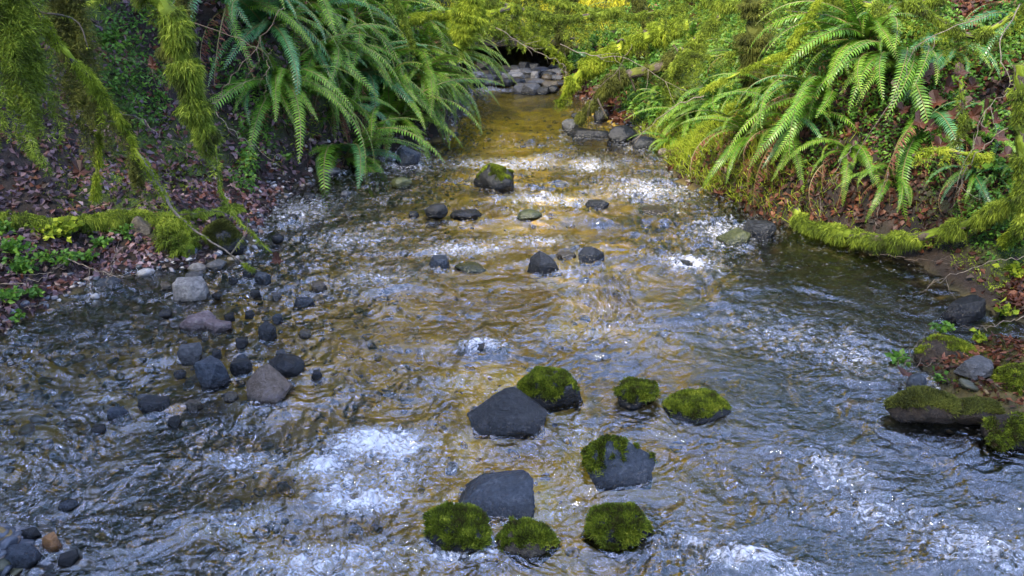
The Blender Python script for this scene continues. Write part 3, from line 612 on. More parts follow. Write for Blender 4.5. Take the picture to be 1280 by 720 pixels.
# the two small falls where water breaks over a hidden stone
for px, py, rx, hh in ((930, 712, 46, .07), (605, 440, 30, .035), (345, 640, 48, .05), (470, 545, 60, .05), (1215, 712, 70, .06), (1050, 600, 40, .03)):
    g = G(px, py); m = math.hypot(g.y, CAM_H) / FPX
    hgt += hh * np.exp(-((XW - g.x) / (rx * m)) ** 2 - ((YW - g.y - .02) / (rx * m * .55)) ** 2)
foam = foam + .32 * wake * TURB + .30 * ring * TURB + .14 * (TURB - .4)
foam = foam * (1 - .85 * np.clip(calm, 0, 1))
VW = np.stack([XW, YW, hgt], -1).reshape(-1, 3)
ii = np.arange(len(yy) * NU).reshape(len(yy), NU)
qw = np.stack([ii[:-1, :-1], ii[:-1, 1:], ii[1:, 1:], ii[1:, :-1]], -1).reshape(-1, 4)
def water_mat():
    m = bpy.data.materials.new('stream water'); m.use_nodes = True; n, l = m.node_tree.nodes, m.node_tree.links
    n.remove(n['Principled BSDF']); out = n['Material Output']
    geo = n.new('ShaderNodeNewGeometry'); mp = n.new('ShaderNodeMapping'); mp.inputs['Scale'].default_value = (1, 1.35, 1); l.new(geo.outputs['Position'], mp.inputs['Vector'])
    def noise(s, d, dist=0.):
        t = n.new('ShaderNodeTexNoise'); t.inputs['Scale'].default_value = s; t.inputs['Detail'].default_value = d; t.inputs['Distortion'].default_value = dist
        l.new(mp.outputs[0], t.inputs['Vector']); return t
    def math_(op, a, b):
        x = n.new('ShaderNodeMath'); x.operation = op
        for i, v in enumerate((a, b)):
            if isinstance(v, (int, float)): x.inputs[i].default_value = v
            else: l.new(v, x.inputs[i])
        return x.outputs[0]
    f1 = noise(26, 3, 1.2); bp = n.new('ShaderNodeBump'); bp.inputs['Strength'].default_value = .5; bp.inputs['Distance'].default_value = .015
    l.new(f1.outputs['Fac'], bp.inputs['Height'])
    gl = n.new('ShaderNodeBsdfGlossy'); gl.inputs['Roughness'].default_value = .055; gl.inputs['Color'].default_value = (1, 1, 1, 1); l.new(bp.outputs[0], gl.inputs['Normal'])
    tr = n.new('ShaderNodeBsdfTransparent'); tr.inputs['Color'].default_value = (.95, .93, .86, 1)
    fr = n.new('ShaderNodeFresnel'); fr.inputs['IOR'].default_value = 2.05; l.new(bp.outputs[0], fr.inputs['Normal'])
    mx = n.new('ShaderNodeMixShader'); l.new(fr.outputs[0], mx.inputs['Fac']); l.new(tr.outputs[0], mx.inputs[1]); l.new(gl.outputs[0], mx.inputs[2])
    # foam: bubbles broken up by fine noise
    at = n.new('ShaderNodeAttribute'); at.attribute_name = 'foam'
    fn = noise(30, 9, 2.2); fn2 = noise(9, 6, 3.5)
    s = math_('ADD', math_('MULTIPLY', fn.outputs['Fac'], 1.0), math_('MULTIPLY', fn2.outputs['Fac'], 1.3))
    s = math_('ADD', math_('MULTIPLY', at.outputs['Fac'], .52), math_('SUBTRACT', s, 1.35))
    mr = n.new('ShaderNodeMapRange'); mr.inputs['From Min'].default_value = 0; mr.inputs['From Max'].default_value = .55; mr.clamp = True; l.new(s, mr.inputs['Value'])
    fm = n.new('ShaderNodeBsdfPrincipled'); fm.inputs['Base Color'].default_value = (.60, .60, .63, 1); fm.inputs['Roughness'].default_value = .6
    bp2 = n.new('ShaderNodeBump'); bp2.inputs['Strength'].default_value = .5; bp2.inputs['Distance'].default_value = .01; l.new(fn.outputs['Fac'], bp2.inputs['Height']); l.new(bp2.outputs[0], fm.inputs['Normal'])
    mx2 = n.new('ShaderNodeMixShader'); l.new(math_('MULTIPLY', mr.outputs[0], .9), mx2.inputs['Fac']); l.new(mx.outputs[0], mx2.inputs[1]); l.new(fm.outputs[0], mx2.inputs[2])
    l.new(mx2.outputs[0], out.inputs['Surface']); return m
obj('water', mesh('water', VW, [qw], True, dict(foam=foam.ravel())), water_mat(), kind='structure')

# ------------------------------------------------------------------ ferns
def frond_mesh(seed, a0, droop, pairs=46, dead=False, wid=.095):
    rng = np.random.default_rng(seed); n = pairs * 2; s = np.linspace(0, 1, n)
    th = a0 - droop * s ** 1.15; side = rng.uniform(-.25, .25) * s ** 1.6
    dx = np.stack([np.cos(th), side * .8, np.sin(th)], 1); dx /= np.linalg.norm(dx, axis=1, keepdims=True)
    pts = np.cumsum(dx, 0) / n
    parts = []; rv = tube(pts[::3], [.006, .004, .0015], 4)
    up = np.stack([-np.sin(th), np.zeros(n), np.cos(th)], 1)
    V, Q, T = [], [], []; i0 = int(n * .1)
    for i in range(i0, n - 1, 1 if not dead else 2):
        u = (s[i] - s[i0]) / (1 - s[i0]); L = wid * (min(1, .55 + u * 3) * (1 - u) ** .62 + .04) * rng.uniform(.85, 1.1)
        sgn = 1 if i % 2 else -1
        lat = np.cross(up[i], dx[i]) * sgn
        D_ = lat + dx[i] * (.28 + .3 * u) - up[i] * rng.uniform(.0, .35 if not dead else 1.2) * .6
        if dead: D_ += rng.normal(size=3) * .4
        D_ /= np.linalg.norm(D_); w = .0115 * (1 - .55 * u) * (1.25 if not dead else .9)
        a = dx[i] * w; p = pts[i]; g = -up[i] * L * rng.uniform(.05, .25)
        b = len(V)
        V += [p - a * .6, p + a * .8, p + D_ * L * .55 + a * .75, p + D_ * L * .55 - a * .6, p + D_ * L + dx[i] * L * .12 + g]
        Q.append([b, b + 1, b + 2, b + 3]); T.append([b + 3, b + 2, b + 4])
    Vr, qr, tr_ = rv
    Vs, fs = join([(np.array(V), np.array(Q), np.array(T)), rv])
    me = mesh('frond', Vs, fs)
    nq, nt_ = len(Q), len(T); mi = np.zeros(nq + len(qr) + nt_ + len(tr_), np.int32); mi[nq:nq + len(qr)] = 1; mi[nq + len(qr) + nt_:] = 1
    me.polygons.foreach_set('material_index', mi); return me
FR = {}
for mk in ('fern', 'fern_blue', 'fern_yellow', 'fern_dead'):
    for k, (a0, dr) in enumerate([(1.0, 1.5), (.9, 2.0), (.75, 2.3), (.6, 1.4), (.45, 1.7), (.3, 1.9)]):
        base = frond_mesh(50 + k + (20 if mk == 'fern_dead' else 0), a0, dr, dead=mk == 'fern_dead')
        base.materials.append(MAT[mk]); base.materials.append(MAT['rachis']); FR[mk, k] = base
def fern(loc, az, spread, n, size, label, seed, mats=('fern', 'fern', 'fern_blue', 'fern_yellow'), dead=3, ks=(0, 1, 2, 3, 4), group='sword ferns on the banks'):
    r = random.Random(seed); e = empty('sword_fern', loc, label, 'fern', group)
    n = int(n * 1.35)
    for i in range(n + dead):
        isd = i >= n
        mk = 'fern_dead' if isd else r.choice(mats); k = r.choice((2, 5)) if isd else r.choice(ks)
        f = obj('frond', FR[mk, k], None, e)
        if isd: f['label'] = 'brown dead frond hanging down'
        a = R(az) + R(spread) * ((i % n + .5) / n * 2 - 1) + r.uniform(-.2, .2)
        f.rotation_euler = (r.uniform(-.55, .55), r.uniform(-.3, .4) + (.5 if isd else 0), a)
        s = size * r.uniform(.55, 1.1); f.scale = (s, s * r.uniform(.85, 1.1), s)
    return e
# (px, py, Y, azimuth, spread, n, size, label)   azimuth 0 = to the right, -90 = towards the viewer
FS = [
 (290, 0, 8.2, -50, 60, 13, 1.6, 'sword fern at the left end of the big fern bank, fronds sweeping over bare soil', {}),
 (335, 28, 8.4, -50, 60, 13, 1.5, 'sword fern with bluish fronds above the leaf-strewn slope', dict(mats=('fern_blue', 'fern_blue', 'fern'))),
 (385, 5, 8.8, -45, 70, 14, 1.6, 'sword fern in the upper middle of the left fern bank, long arching fronds', {}),
 (400, 60, 8.9, -48, 60, 14, 1.5, 'sword fern whose fronds hang lowest over the dark undercut soil', dict(ks=(1, 2, 4))),
 (440, 20, 9.6, -45, 80, 15, 1.6, 'dense sword fern at the centre of the left fern bank', {}),
 (450, 80, 9.6, -42, 70, 14, 1.45, 'sword fern drooping to the water above the blue-grey rock', dict(ks=(1, 2, 3, 4), mats=('fern', 'fern_blue'))),
 (500, 20, 10.6, -40, 80, 14, 1.5, 'bright sword fern beneath the horizontal mossy branch', dict(mats=('fern_yellow', 'fern'))),
 (495, 100, 10.2, -42, 70, 14, 1.3, 'sword fern with fronds touching the water at the middle of the left bank', dict(mats=('fern', 'fern_yellow'), ks=(1, 2, 4))),
 (525, 80, 10.9, -25, 70, 14, 1.4, 'sword fern at the point of the left bank overhanging the stream', dict(mats=('fern', 'fern_yellow'), ks=(1, 2, 3, 4))),
 (540, 45, 11.6, -20, 80, 14, 1.4, 'sword fern beside the rounded moss lump, fronds in the light', dict(mats=('fern_yellow', 'fern'))),
 (545, 110, 11.4, -30, 80, 12, 1.0, 'lowest fern at the tip of the left bank, dark fronds over the gravel', dict(mats=('fern',), ks=(1, 2, 4), dead=4)),
 (340, 95, 8.0, -60, 50, 6, 1.0, 'small half-dead sword fern in the shade under the big ones', dict(dead=9, ks=(2, 4))),
 (420, 125, 9.2, -55, 50, 7, .95, 'ragged sword fern with many brown fronds near the waterline', dict(dead=9, ks=(2, 4))),
 (385, 80, 8.6, -60, 50, 5, 1.0, 'mostly brown withered fern between the green ones of the left bank', dict(dead=10, ks=(2, 4))),
 (330, -60, 9.0, -45, 80, 12, 1.6, 'sword fern cut by the top edge above the bluish fern', dict(mats=('fern', 'fern_yellow'))),
 (410, -60, 9.4, -45, 80, 13, 1.6, 'sword fern cut by the top edge of the picture over the left bank', {}),
 (480, -60, 10.4, -45, 80, 13, 1.6, 'bright sword fern rising out of the picture above the left bank', dict(mats=('fern_yellow', 'fern'))),
 (1085, 45, 6.9, -160, 55, 16, 1.3, 'large sword fern of the right bank, fronds reaching left', dict(mats=('fern_yellow', 'fern', 'fern'), dead=1)),
 (1118, 78, 6.7, -122, 40, 13, 1.3, 'sword fern with long fronds hanging straight down to the mossy log', dict(ks=(1, 2), mats=('fern', 'fern_yellow'), dead=1)),
 (1160, 150, 6.4, -110, 40, 4, 1.0, 'sword fern with a red-brown dead frond above the mossy log', dict(dead=7, ks=(2, 5))),
 (1030, 115, 7.2, -155, 50, 11, 1.25, 'lower left sword fern of the right bank', dict(ks=(1, 2, 3, 4))),
 (1145, 0, 7.4, -165, 45, 9, 1.2, 'sword fern near the top edge above the brown maple leaves', dict(mats=('fern_blue', 'fern'))),
 (1240, 60, 6.2, -60, 50, 6, .55, 'small sword fern tucked right of the brown maple leaves', dict(mats=('fern_blue', 'fern'), dead=0, ks=(3, 4, 5))),
 (1285, 15, 5.8, -140, 50, 9, 1.0, 'bluish sword fern cut by the upper right corner', dict(mats=('fern_blue',), dead=0)),
 (905, 120, 8.8, -120, 80, 16, 1.15, 'fine bright fern overhanging the right shore', dict(mats=('fern_yellow', 'fern'), dead=1)),
 (870, 140, 9.4, -110, 80, 16, 1.0, 'low fern at the outer corner of the right bank', dict(mats=('fern', 'fern_yellow'), dead=1, ks=(1, 2, 3))),
 (940, 160, 8.0, -130, 70, 13, .9, 'low fern between the shore greenery and the large ferns', dict(mats=('fern',), dead=3)),
 (985, 155, 7.5, -120, 60, 10, 1.0, 'fern hanging over the brown litter of the right bank', dict(dead=5)),
 (1000, 40, 8.2, -140, 70, 11, 1.0, 'fern behind the crooked mossy fork on the right bank', dict(mats=('fern_yellow', 'fern'), dead=1)),
 (1060, 185, 6.6, -120, 50, 6, .8, 'small fern hanging in shadow left of the long hanging fronds', dict(ks=(1, 2, 4), dead=6)),
 (1205, 165, 5.9, -110, 60, 5, .6, 'little fern below the maple leaf drift', dict(dead=5)),
 (1255, 215, 5.6, -120, 70, 5, .5, 'tiny fern over the dark hollow near the right edge', dict(dead=2)),
 (1180, 60, 6.8, -130, 60, 9, .9, 'fern with deep green fronds above the maple leaf drift', dict(mats=('fern', 'fern_blue'), dead=2)),
 (1215, 215, 5.7, -115, 60, 7, .6, 'fern half hidden behind the forked twig of the right bank', dict(mats=('fern', 'fern_blue'), dead=3)),
 (1110, 215, 6.2, -115, 60, 7, .6, 'dark fern hanging right behind the long mossy log', dict(mats=('fern',), dead=5, ks=(1, 2, 4))),
 (1240, 130, 6.0, -120, 70, 7, .6, 'fern among the lowest maple leaves near the right edge', dict(mats=('fern_blue', 'fern'), dead=2)),
 (930, 60, 9.6, -120, 90, 12, 1.0, 'light green fern behind the hanging mossy trunk', dict(mats=('fern_yellow', 'fern'))),
 (965, 110, 8.4, -130, 70, 12, .9, 'fern between the slender and the thin mossy branches', dict(mats=('fern_yellow', 'fern'))),
 (840, 165, 10.2, -120, 90, 12, .6, 'lowest fern tuft at the outer right shore by the round black rocks', dict(mats=('fern_yellow', 'fern'), dead=1)),
 (615, 30, 19.2, -90, 150, 10, 1.1, 'far fern on the left lip of the sunlit bank', dict(mats=('fern_yellow',), dead=1)),
 (668, 38, 19.0, -90, 150, 10, 1.0, 'far fern hanging over the dark undercut', dict(mats=('fern', 'fern_yellow'), dead=2)),
 (715, 26, 19.3, -100, 150, 10, 1.2, 'far fern on the right lip of the sunlit bank', dict(mats=('fern', 'fern_yellow'), dead=1)),
 (640, 8, 21.5, -90, 170, 10, 1.3, 'far fern standing among the sunny grass', dict(mats=('fern_yellow', 'fern'), dead=1)),
 (745, 75, 15.0, -120, 120, 10, .9, 'small blue-green fern on top of the leaning mossy trunk', dict(mats=('fern_blue',), dead=0)),
 (815, 60, 12.5, -120, 100, 12, 1.1, 'fern behind the leaning mossy trunks on the far right bank', dict(mats=('fern_yellow', 'fern'), dead=0)),
 (870, 50, 11.0, -120, 100, 12, 1.0, 'fern on the slope between the leaning trunks and the hanging mossy trunk', dict(mats=('fern_yellow', 'fern'), dead=0)),
 (830, 110, 11.5, -120, 100, 12, .8, 'low fern above the round dark rocks of the right shore', dict(mats=('fern_yellow', 'fern'), dead=0)),
 (520, 55, 14.0, -60, 100, 12, 1.3, 'far sword fern glowing beyond the left fern bank', dict(mats=('fern_yellow',), dead=0)),
 (560, 60, 15.0, -50, 100, 14, 1.5, 'farthest sword fern on the left, below the sunlit grass', dict(mats=('fern_yellow', 'fern'), dead=0)),
]
for i, (px, py, Yd, az, sp, n, sz, lab, kw) in enumerate(FS):
    p = P(px, py, Yd)
    q_ = hit(px, max(py, -40) + 12)
    if py > -30 and abs(q_.y - Yd) < 4: p = q_
    else: p.z = float(H(p.x, p.y))
    if p.y > 18: p = P(px, py, Yd); yy_ = Yd + 1.5; p = Vector((p.x, Yd, float(H(p.x, yy_)))) if Yd > 18.5 else p
    fern(p, az, sp, n, sz, lab, 300 + i, **kw)

# ------------------------------------------------------------------ mossy branches
def fuzz(c, rad, n, L, rng, droop=.5, w=.0035, up=0.):
    i = rng.uniform(0, len(c) - 1.001, n); k = i.astype(int); f = (i - k)[:, None]
    p = c[k] * (1 - f) + c[k + 1] * f; rr_ = rng.uniform(.35, 1.2, (n, 1)) * np.interp(i / (len(c) - 1), np.linspace(0, 1, len(rad)), rad)[:, None]
    rr_ = rr_ * (1 + .45 * vn(i * .55 + c[0, 0] * 31, i * 0 + 3.3, seed=7) + .2 * vn(i * 1.9, i * 0 + 8.8, seed=8))[:, None]
    t = c[k + 1] - c[k]; t /= np.linalg.norm(t, axis=1, keepdims=True) + 1e-9
    d = rng.normal(size=(n, 3)); d -= (d * t).sum(1, keepdims=True) * t; d /= np.linalg.norm(d, axis=1, keepdims=True)
    kp = fbm(p[:, 0] * 11 + 5, p[:, 1] * 11, p[:, 2] * 11, 21, 2) > -.28; p, d, t, rr_ = p[kp], d[kp], t[kp], rr_[kp]; n = len(p); L = L[kp] if np.ndim(L) else L
    return blades(p + d * rr_ * .8, d + t * rng.uniform(-.9, .9, (n, 1)) + rng.normal(size=(n, 3)) * .45 + np.array([0, 0, up - .45]), L, w, rng, droop)
def tassels(c, nt, Ls, per, r0, rng, blade=.022, w=.0035, lo=0., hi=1.):
    nt, per, blade, w = int(nt * 1.25), per * 1.25, blade * 1.15, w * 1.2
    out_p, out_d = [], []
    for j in range(nt):
        u = rng.uniform(lo, hi) * (len(c) - 1.001); k = int(u); b = c[k] + (c[k + 1] - c[k]) * (u - k)
        L = Ls * rng.uniform(.35, 1.1) * (.75 + .25 * math.sin(u * 2.3)); m = max(int(per * L), 12)
        t = rng.random(m) ** .8; sw = rng.normal(size=2) * .06
        d = rng.normal(size=(m, 3)); d[:, 2] *= .3; d /= np.linalg.norm(d, axis=1, keepdims=True)
        r = r0 * (1 - t * .75) * rng.uniform(.3, 1, m) * (1 + .4 * np.sin(t * 9 + j))
        wv = np.stack([sw[0] * t * L + .02 * np.sin(t * L * 16 + j) + .008 * np.sin(t * L * 60 + j * 3), sw[1] * t * L + .02 * np.cos(t * L * 14 + j), -t * L], 1); r *= (.35 + 1.1 * np.clip(.5 + vn(t * L * 9 + j * 7.7, t * 0 + j, seed=12), 0, 1))
        out_p.append(b + wv + d * r[:, None]); out_d.append(d * 1. + rng.normal(size=d.shape) * .35 + np.array([0, 0, -.3]))
    p = np.concatenate(out_p); d = np.concatenate(out_d)
    return blades(p, d, blade, w, rng, .15)
def mossy(ctrl, rad, label, seed, mat='moss', cover=1., L=.022, tas=0, tl=.2, r0=.03, per=260, name='mossy_branch', cat='branch', group=None, mossr=None, lo=0., hi=1., n=26, wob=.004, side=0, w=.0035, limbmat='bark', droop=.5, dn=1., blade=.024):
    rng = np.random.default_rng(seed); c = curve(ctrl, n, rng, wob)
    e = empty(name, tuple(c[0]), label, cat, group); off = c[0].copy(); c = c - off
    ps = [tube(c, rad, 7, rng, .12)]; sub = []
    for s in range(side):
        k = rng.integers(3, n - 3); d = rng.normal(size=3) * [1, .6, .7]; d /= np.linalg.norm(d); ln = rng.uniform(.12, .4)
        cc = curve([c[k], c[k] + d * ln * .5 + rng.normal(size=3) * .03, c[k] + d * ln + np.array([0, 0, -.05])], 8); sub.append(cc); ps.append(tube(cc, [rad[0] * .35, rad[0] * .15], 5))
    V, F = join(ps); obj('limb', mesh('limb', V, F, True), MAT[limbmat], e)
    length = np.linalg.norm(np.diff(c, axis=0), axis=1).sum()
    mr = mossr or [r * 1.35 + .004 for r in rad]; mp = []
    if cover > 0:
        mp.append(tube(c[int(lo * n):max(int(hi * n), 3)], [max(r * .6, q * 1.02) for r, q in zip(mr, np.interp(np.linspace(0, 1, len(mr)), np.linspace(0, 1, len(rad)), rad))], 9, rng, .12))
        area = length * np.mean(mr) * 6.28; mp.append(fuzz(c, [m * 1.05 for m in mr], int(area * 60000 * dn * cover) + 80, L * rng.uniform(.6, 1.5, int(area * 60000 * dn * cover) + 80), rng, droop, w * 1.4))
        for cc in sub: mp.append(fuzz(cc, [rad[0] * .4, .006], 160, L * .8, rng, .6, w))
    if tas: mp.append(tassels(c, tas, tl, per, r0, rng, blade=blade, w=w, lo=lo, hi=hi))
    V, F = join(mp); obj('moss', mesh('moss', V, F), MAT[mat], e)
    return e
BG = 'mossy branches over the stream'
# left foreground curtains and branches
mossy([P(-40, -60, 4.6), P(-5, -40, 4.6), P(24, -50, 4.7)], [.03, .03], 'thick curtain of moss hanging at the very left edge', 1, tas=34, tl=1.35, r0=.075, per=800, group=BG)
mossy([P(50, -45, 5.3), P(70, -40, 5.3), P(88, -50, 5.3)], [.03, .025], 'dark olive moss curtain hanging second from the left edge', 2, 'moss_dark', tas=30, tl=1.4, r0=.07, per=650, group=BG)
mossy([P(165, -30, 5.2), P(215, 20, 5.2), P(228, 70, 5.2), P(243, 130, 5.2), P(262, 178, 5.2)], [.022, .02, .016, .012], 'branch in a wide shaggy sleeve of yellow-green moss before the leafy slope', 3, 'moss', tas=60, tl=.26, r0=.05, per=600, mossr=[.06, .10, .07, .09, .05], group=BG, L=.035)
mossy([P(20, -30, 4.9), P(62, 40, 4.9), P(110, 95, 4.9), P(150, 150, 4.9), P(172, 184, 5.0)], [.02, .018, .012, .006], 'bright green mossy branch slanting down from the upper left corner', 4, 'moss_bright', tas=22, tl=.2, r0=.02, per=300, group=BG, side=3)
mossy([P(168, 186, 5.3), P(198, 230, 5.2), P(222, 268, 5.1), P(270, 306, 5.0), P(318, 338, 4.9)], [.016, .012, .006, .003], 'thin trailing branch, mossy at the top, its tip over the water', 5, 'moss_bright', hi=.45, cover=.6, tas=14, tl=.08, r0=.015, group=BG, side=2, limbmat='twig', mossr=[.022, .018, .008, .004, .003])
mossy([P(268, 175, 5.6), P(276, 235, 5.5), P(292, 268, 5.4), P(340, 316, 5.2)], [.007, .006, .004], 'bare grey twig with a little moss, arching beside the bright bank moss', 6, 'moss', cover=.25, group=BG, side=1, limbmat='twig')
mossy([P(110, 100, 5.4), P(125, 150, 5.4), P(118, 250, 5.5)], [.012, .01, .014], 'short mossy shoot standing on the left bank in front of the leaf litter', 7, 'moss_bright', tas=12, tl=.12, r0=.02, group=BG)
mossy([P(-20, 8, 5.0), P(60, 12, 5.6), P(150, -5, 6.2)], [.006, .005], 'thin mossy twig across the upper left corner', 8, 'moss', cover=.5, tas=10, tl=.1, r0=.012, group=BG)
mossy([P(95, 110, 6.0), P(130, 140, 6.0), P(160, 160, 6.1), P(172, 230, 6.2)], [.03, .03, .02], 'dark mossy limb behind the slanting bright branch', 9, 'moss_dark', tas=30, tl=.4, r0=.05, per=300, group=BG)
# logs
mossy([HP(-40, 276), HP(60, 280), HP(150, 276), HP(230, 272), HP(300, 262)], [.045, .045, .04, .03], 'moss-covered log lying along the top of the left bank', 20, 'moss', tas=60, tl=.12, r0=.03, per=300, name='mossy_log', cat='log', L=.035, droop=.7)
mossy([HP(205, 278), HP(220, 300), HP(238, 318)], [.045, .06, .04], 'moss cushion on the root sloping to the water at left', 21, 'moss', tas=30, tl=.14, r0=.03, name='mossy_root', cat='root', L=.03, mossr=[.09, .13, .09], dn=1.3)
mossy([HP(996, 262), HP(1005, 284), HP(1030, 292, .1), HP(1090, 300, .12), HP(1150, 300, .16), HP(1205, 284, .3), HP(1250, 260, .45), HP(1300, 240, .6)], [.03, .038, .038, .038, .035, .03], 'long mossy log curving along the foot of the right bank', 22, 'moss', tas=90, tl=.13, r0=.03, per=320, name='mossy_log', cat='log', L=.035, droop=.7, n=40)
mossy([P(1310, 205, 5.2), P(1290, 250, 5.2), P(1275, 285, 5.3), P(1255, 300, 5.5)], [.03, .03, .02], 'mossy root at the right edge under the long mossy log', 23, 'moss_bright', tas=20, tl=.12, r0=.03, name='mossy_root', cat='root')
mossy([P(1274, 80, 5.2), P(1276, 180, 5.2), P(1282, 290, 5.2)], [.03, .032, .035], 'upright mossy stem at the right edge', 24, 'moss', tas=10, tl=.15, r0=.02, group=BG)
# over the middle
mossy([P(500, 28, 9.6), P(545, 18, 9.8), P(585, 22, 10.0), P(640, 10, 10.4)], [.03, .035, .03], 'horizontal mossy branch above the point of the left bank', 30, 'moss_bright', tas=24, tl=.2, r0=.035, group=BG)
mossy([P(592, -20, 9.5), P(586, 20, 9.5), P(572, 60, 9.5)], [.05, .06, .03], 'bright rounded lump of moss hanging over the stream from the left', 31, 'moss_bright', tas=40, tl=.28, r0=.06, per=420, group=BG, mossr=[.13, .17, .10], L=.04, dn=.8)
mossy([P(560, -12, 11.5), P(630, 6, 11.5), P(700, 22, 11.8), P(780, 12, 12)], [.03, .03, .02], 'mossy branch strung with tassels across the top centre', 32, 'moss', tas=70, tl=.5, r0=.05, per=300, group=BG, w=.005, blade=.035, L=.035)
mossy([P(640, -18, 12.5), P(700, 2, 12.5), P(780, 20, 12.5), P(860, 8, 12)], [.03, .03, .02], 'second mossy branch across the top, with longer thin moss beards', 33, 'moss', tas=60, tl=.85, r0=.045, per=260, group=BG, w=.005, blade=.035, L=.035)
mossy([P(860, 30, 11.8), P(800, 50, 11.9), P(745, 78, 12), P(718, 100, 12), P(698, 128, 12.1)], [.07, .06, .05, .03, .008], 'leaning mossy trunk reaching left over the stream', 34, 'moss_bright', tas=60, tl=.28, r0=.06, per=320, group=BG, mossr=[.12, .14, .12, .1, .04], w=.005, L=.04, side=5, dn=.6)
mossy([P(880, 60, 11.0), P(820, 85, 11.2), P(770, 100, 11.2), P(745, 125, 11.2), P(722, 150, 11.3)], [.07, .07, .06, .03, .01], 'dark leaning trunk with root-like twigs dangling to the water', 35, 'moss_dark', tas=50, tl=.25, r0=.06, per=300, group=BG, mossr=[.10, .12, .1, .07, .03], w=.005, L=.04, side=8, dn=.6)
mossy([P(900, 20, 10.5), P(860, 60, 10.6), P(830, 100, 10.6)], [.04, .03, .02], 'shaggy mossy branch hanging before the leaning trunks', 36, 'moss', tas=50, tl=.5, r0=.06, per=300, group=BG, w=.005, blade=.03, L=.04)
mossy([P(935, -30, 8.4), P(945, 20, 8.4), P(938, 70, 8.4), P(940, 125, 8.5)], [.05, .05, .04, .02], 'thick hanging mossy trunk with an olive beard above the right shore', 37, 'moss_dark', tas=60, tl=.45, r0=.06, per=360, group=BG, mossr=[.14, .16, .12, .07], L=.035, dn=.7)
mossy([P(873, 115, 7.8), P(915, 95, 7.7), P(960, 75, 7.6), P(1005, 62, 7.5), P(1035, 45, 7.4)], [.008, .01, .014, .014], 'thin mossy branch reaching out over the right shore', 38, 'moss_bright', tas=24, tl=.10, r0=.018, group=BG, side=3)
mossy([P(985, 60, 7.5), P(1005, 30, 7.5), P(1030, -10, 7.5)], [.02, .02, .015], 'crooked mossy fork above the large right fern', 39, 'moss_bright', tas=30, tl=.25, r0=.03, group=BG, side=3)
mossy([P(960, -25, 7.9), P(1040, -5, 7.7), P(1110, 10, 7.5), P(1180, -5, 7.2)], [.03, .03, .02], 'mossy branch with a long beard along the top right', 40, 'moss', tas=60, tl=.55, r0=.05, per=320, group=BG, blade=.03, L=.03)
mossy([P(1100, -20, 6.4), P(1165, 20, 6.3), P(1215, 45, 6.2), P(1265, 20, 6.1), P(1300, -5, 6)], [.02, .02, .015], 'sagging mossy branch in the upper right corner', 41, 'moss', tas=40, tl=.3, r0=.03, per=320, group=BG)
mossy([P(830, -25, 9.6), P(880, 0, 9.4), P(930, 5, 9.2), P(1000, -25, 9)], [.03, .03, .02], 'mossy branch with tassels, top edge right of centre', 42, 'moss', tas=60, tl=.6, r0=.06, per=300, group=BG, blade=.03, L=.035)
mossy([P(850, 60, 9.0), P(880, 70, 8.8), P(920, 65, 8.6), P(960, 50, 8.4)], [.012, .012, .01], 'slender mossy branch behind the hanging mossy trunk', 43, 'moss', tas=40, tl=.3, r0=.03, per=280, group=BG)
mossy([P(1200, 100, 5.6), P(1205, 150, 5.6), P(1196, 180, 5.6)], [.012, .012, .01], 'short mossy stick hanging among the maple leaves', 44, 'moss', tas=14, tl=.15, r0=.02, group=BG)
mossy([P(1140, 195, 5.6), P(1170, 186, 5.6), P(1205, 192, 5.5), P(1240, 195, 5.5)], [.012, .012, .01], 'level mossy stick below the maple leaves', 45, 'moss_bright', tas=22, tl=.12, r0=.018, group=BG)
mossy([P(230, -30, 6.3), P(222, 30, 6.3), P(200, 70, 6.4)], [.03, .03, .02], 'dark mossy branch behind the shaggy sleeve of moss', 46, 'moss_dark', tas=30, tl=.4, r0=.05, per=300, group=BG)
mossy([P(480, -20, 9.2), P(500, 10, 9.4), P(518, 60, 9.5)], [.02, .02, .015], 'short moss-hung twig among the centre ferns', 47, 'moss', tas=24, tl=.25, r0=.035, group=BG)

mossy([P(560, 60, 17.5), P(600, 34, 17.6), P(650, 44, 17.8), P(700, 30, 18)], [.06, .07, .05], 'mossy fallen limb lying before the dark undercut of the far bank', 48, 'moss', tas=50, tl=.4, r0=.06, per=200, group=BG, w=.008, blade=.05, L=.06, dn=.4, side=5)
mossy([P(720, -20, 16.5), P(700, 20, 16.5), P(708, 62, 16.5)], [.09, .08, .07], 'upright mossy stem beside the far undercut', 49, 'moss_dark', tas=40, tl=.4, r0=.07, per=200, group=BG, w=.008, blade=.05, L=.06, dn=.4, side=4)
mossy([P(590, -20, 15), P(640, 28, 15), P(690, 60, 15.2), P(715, 84, 15.3)], [.03, .03, .012], 'thin mossy limb slanting down in front of the far undercut', 50, 'moss_bright', tas=40, tl=.3, r0=.04, per=220, group=BG, w=.007, blade=.04, L=.05, dn=.5, side=6)
mossy([P(780, -20, 14), P(810, 20, 14), P(800, 70, 14)], [.06, .05, .04], 'gnarled mossy stem behind the leaning trunks', 51, 'moss_dark', tas=40, tl=.4, r0=.06, per=220, group=BG, w=.006, blade=.04, L=.05, dn=.5, side=5)
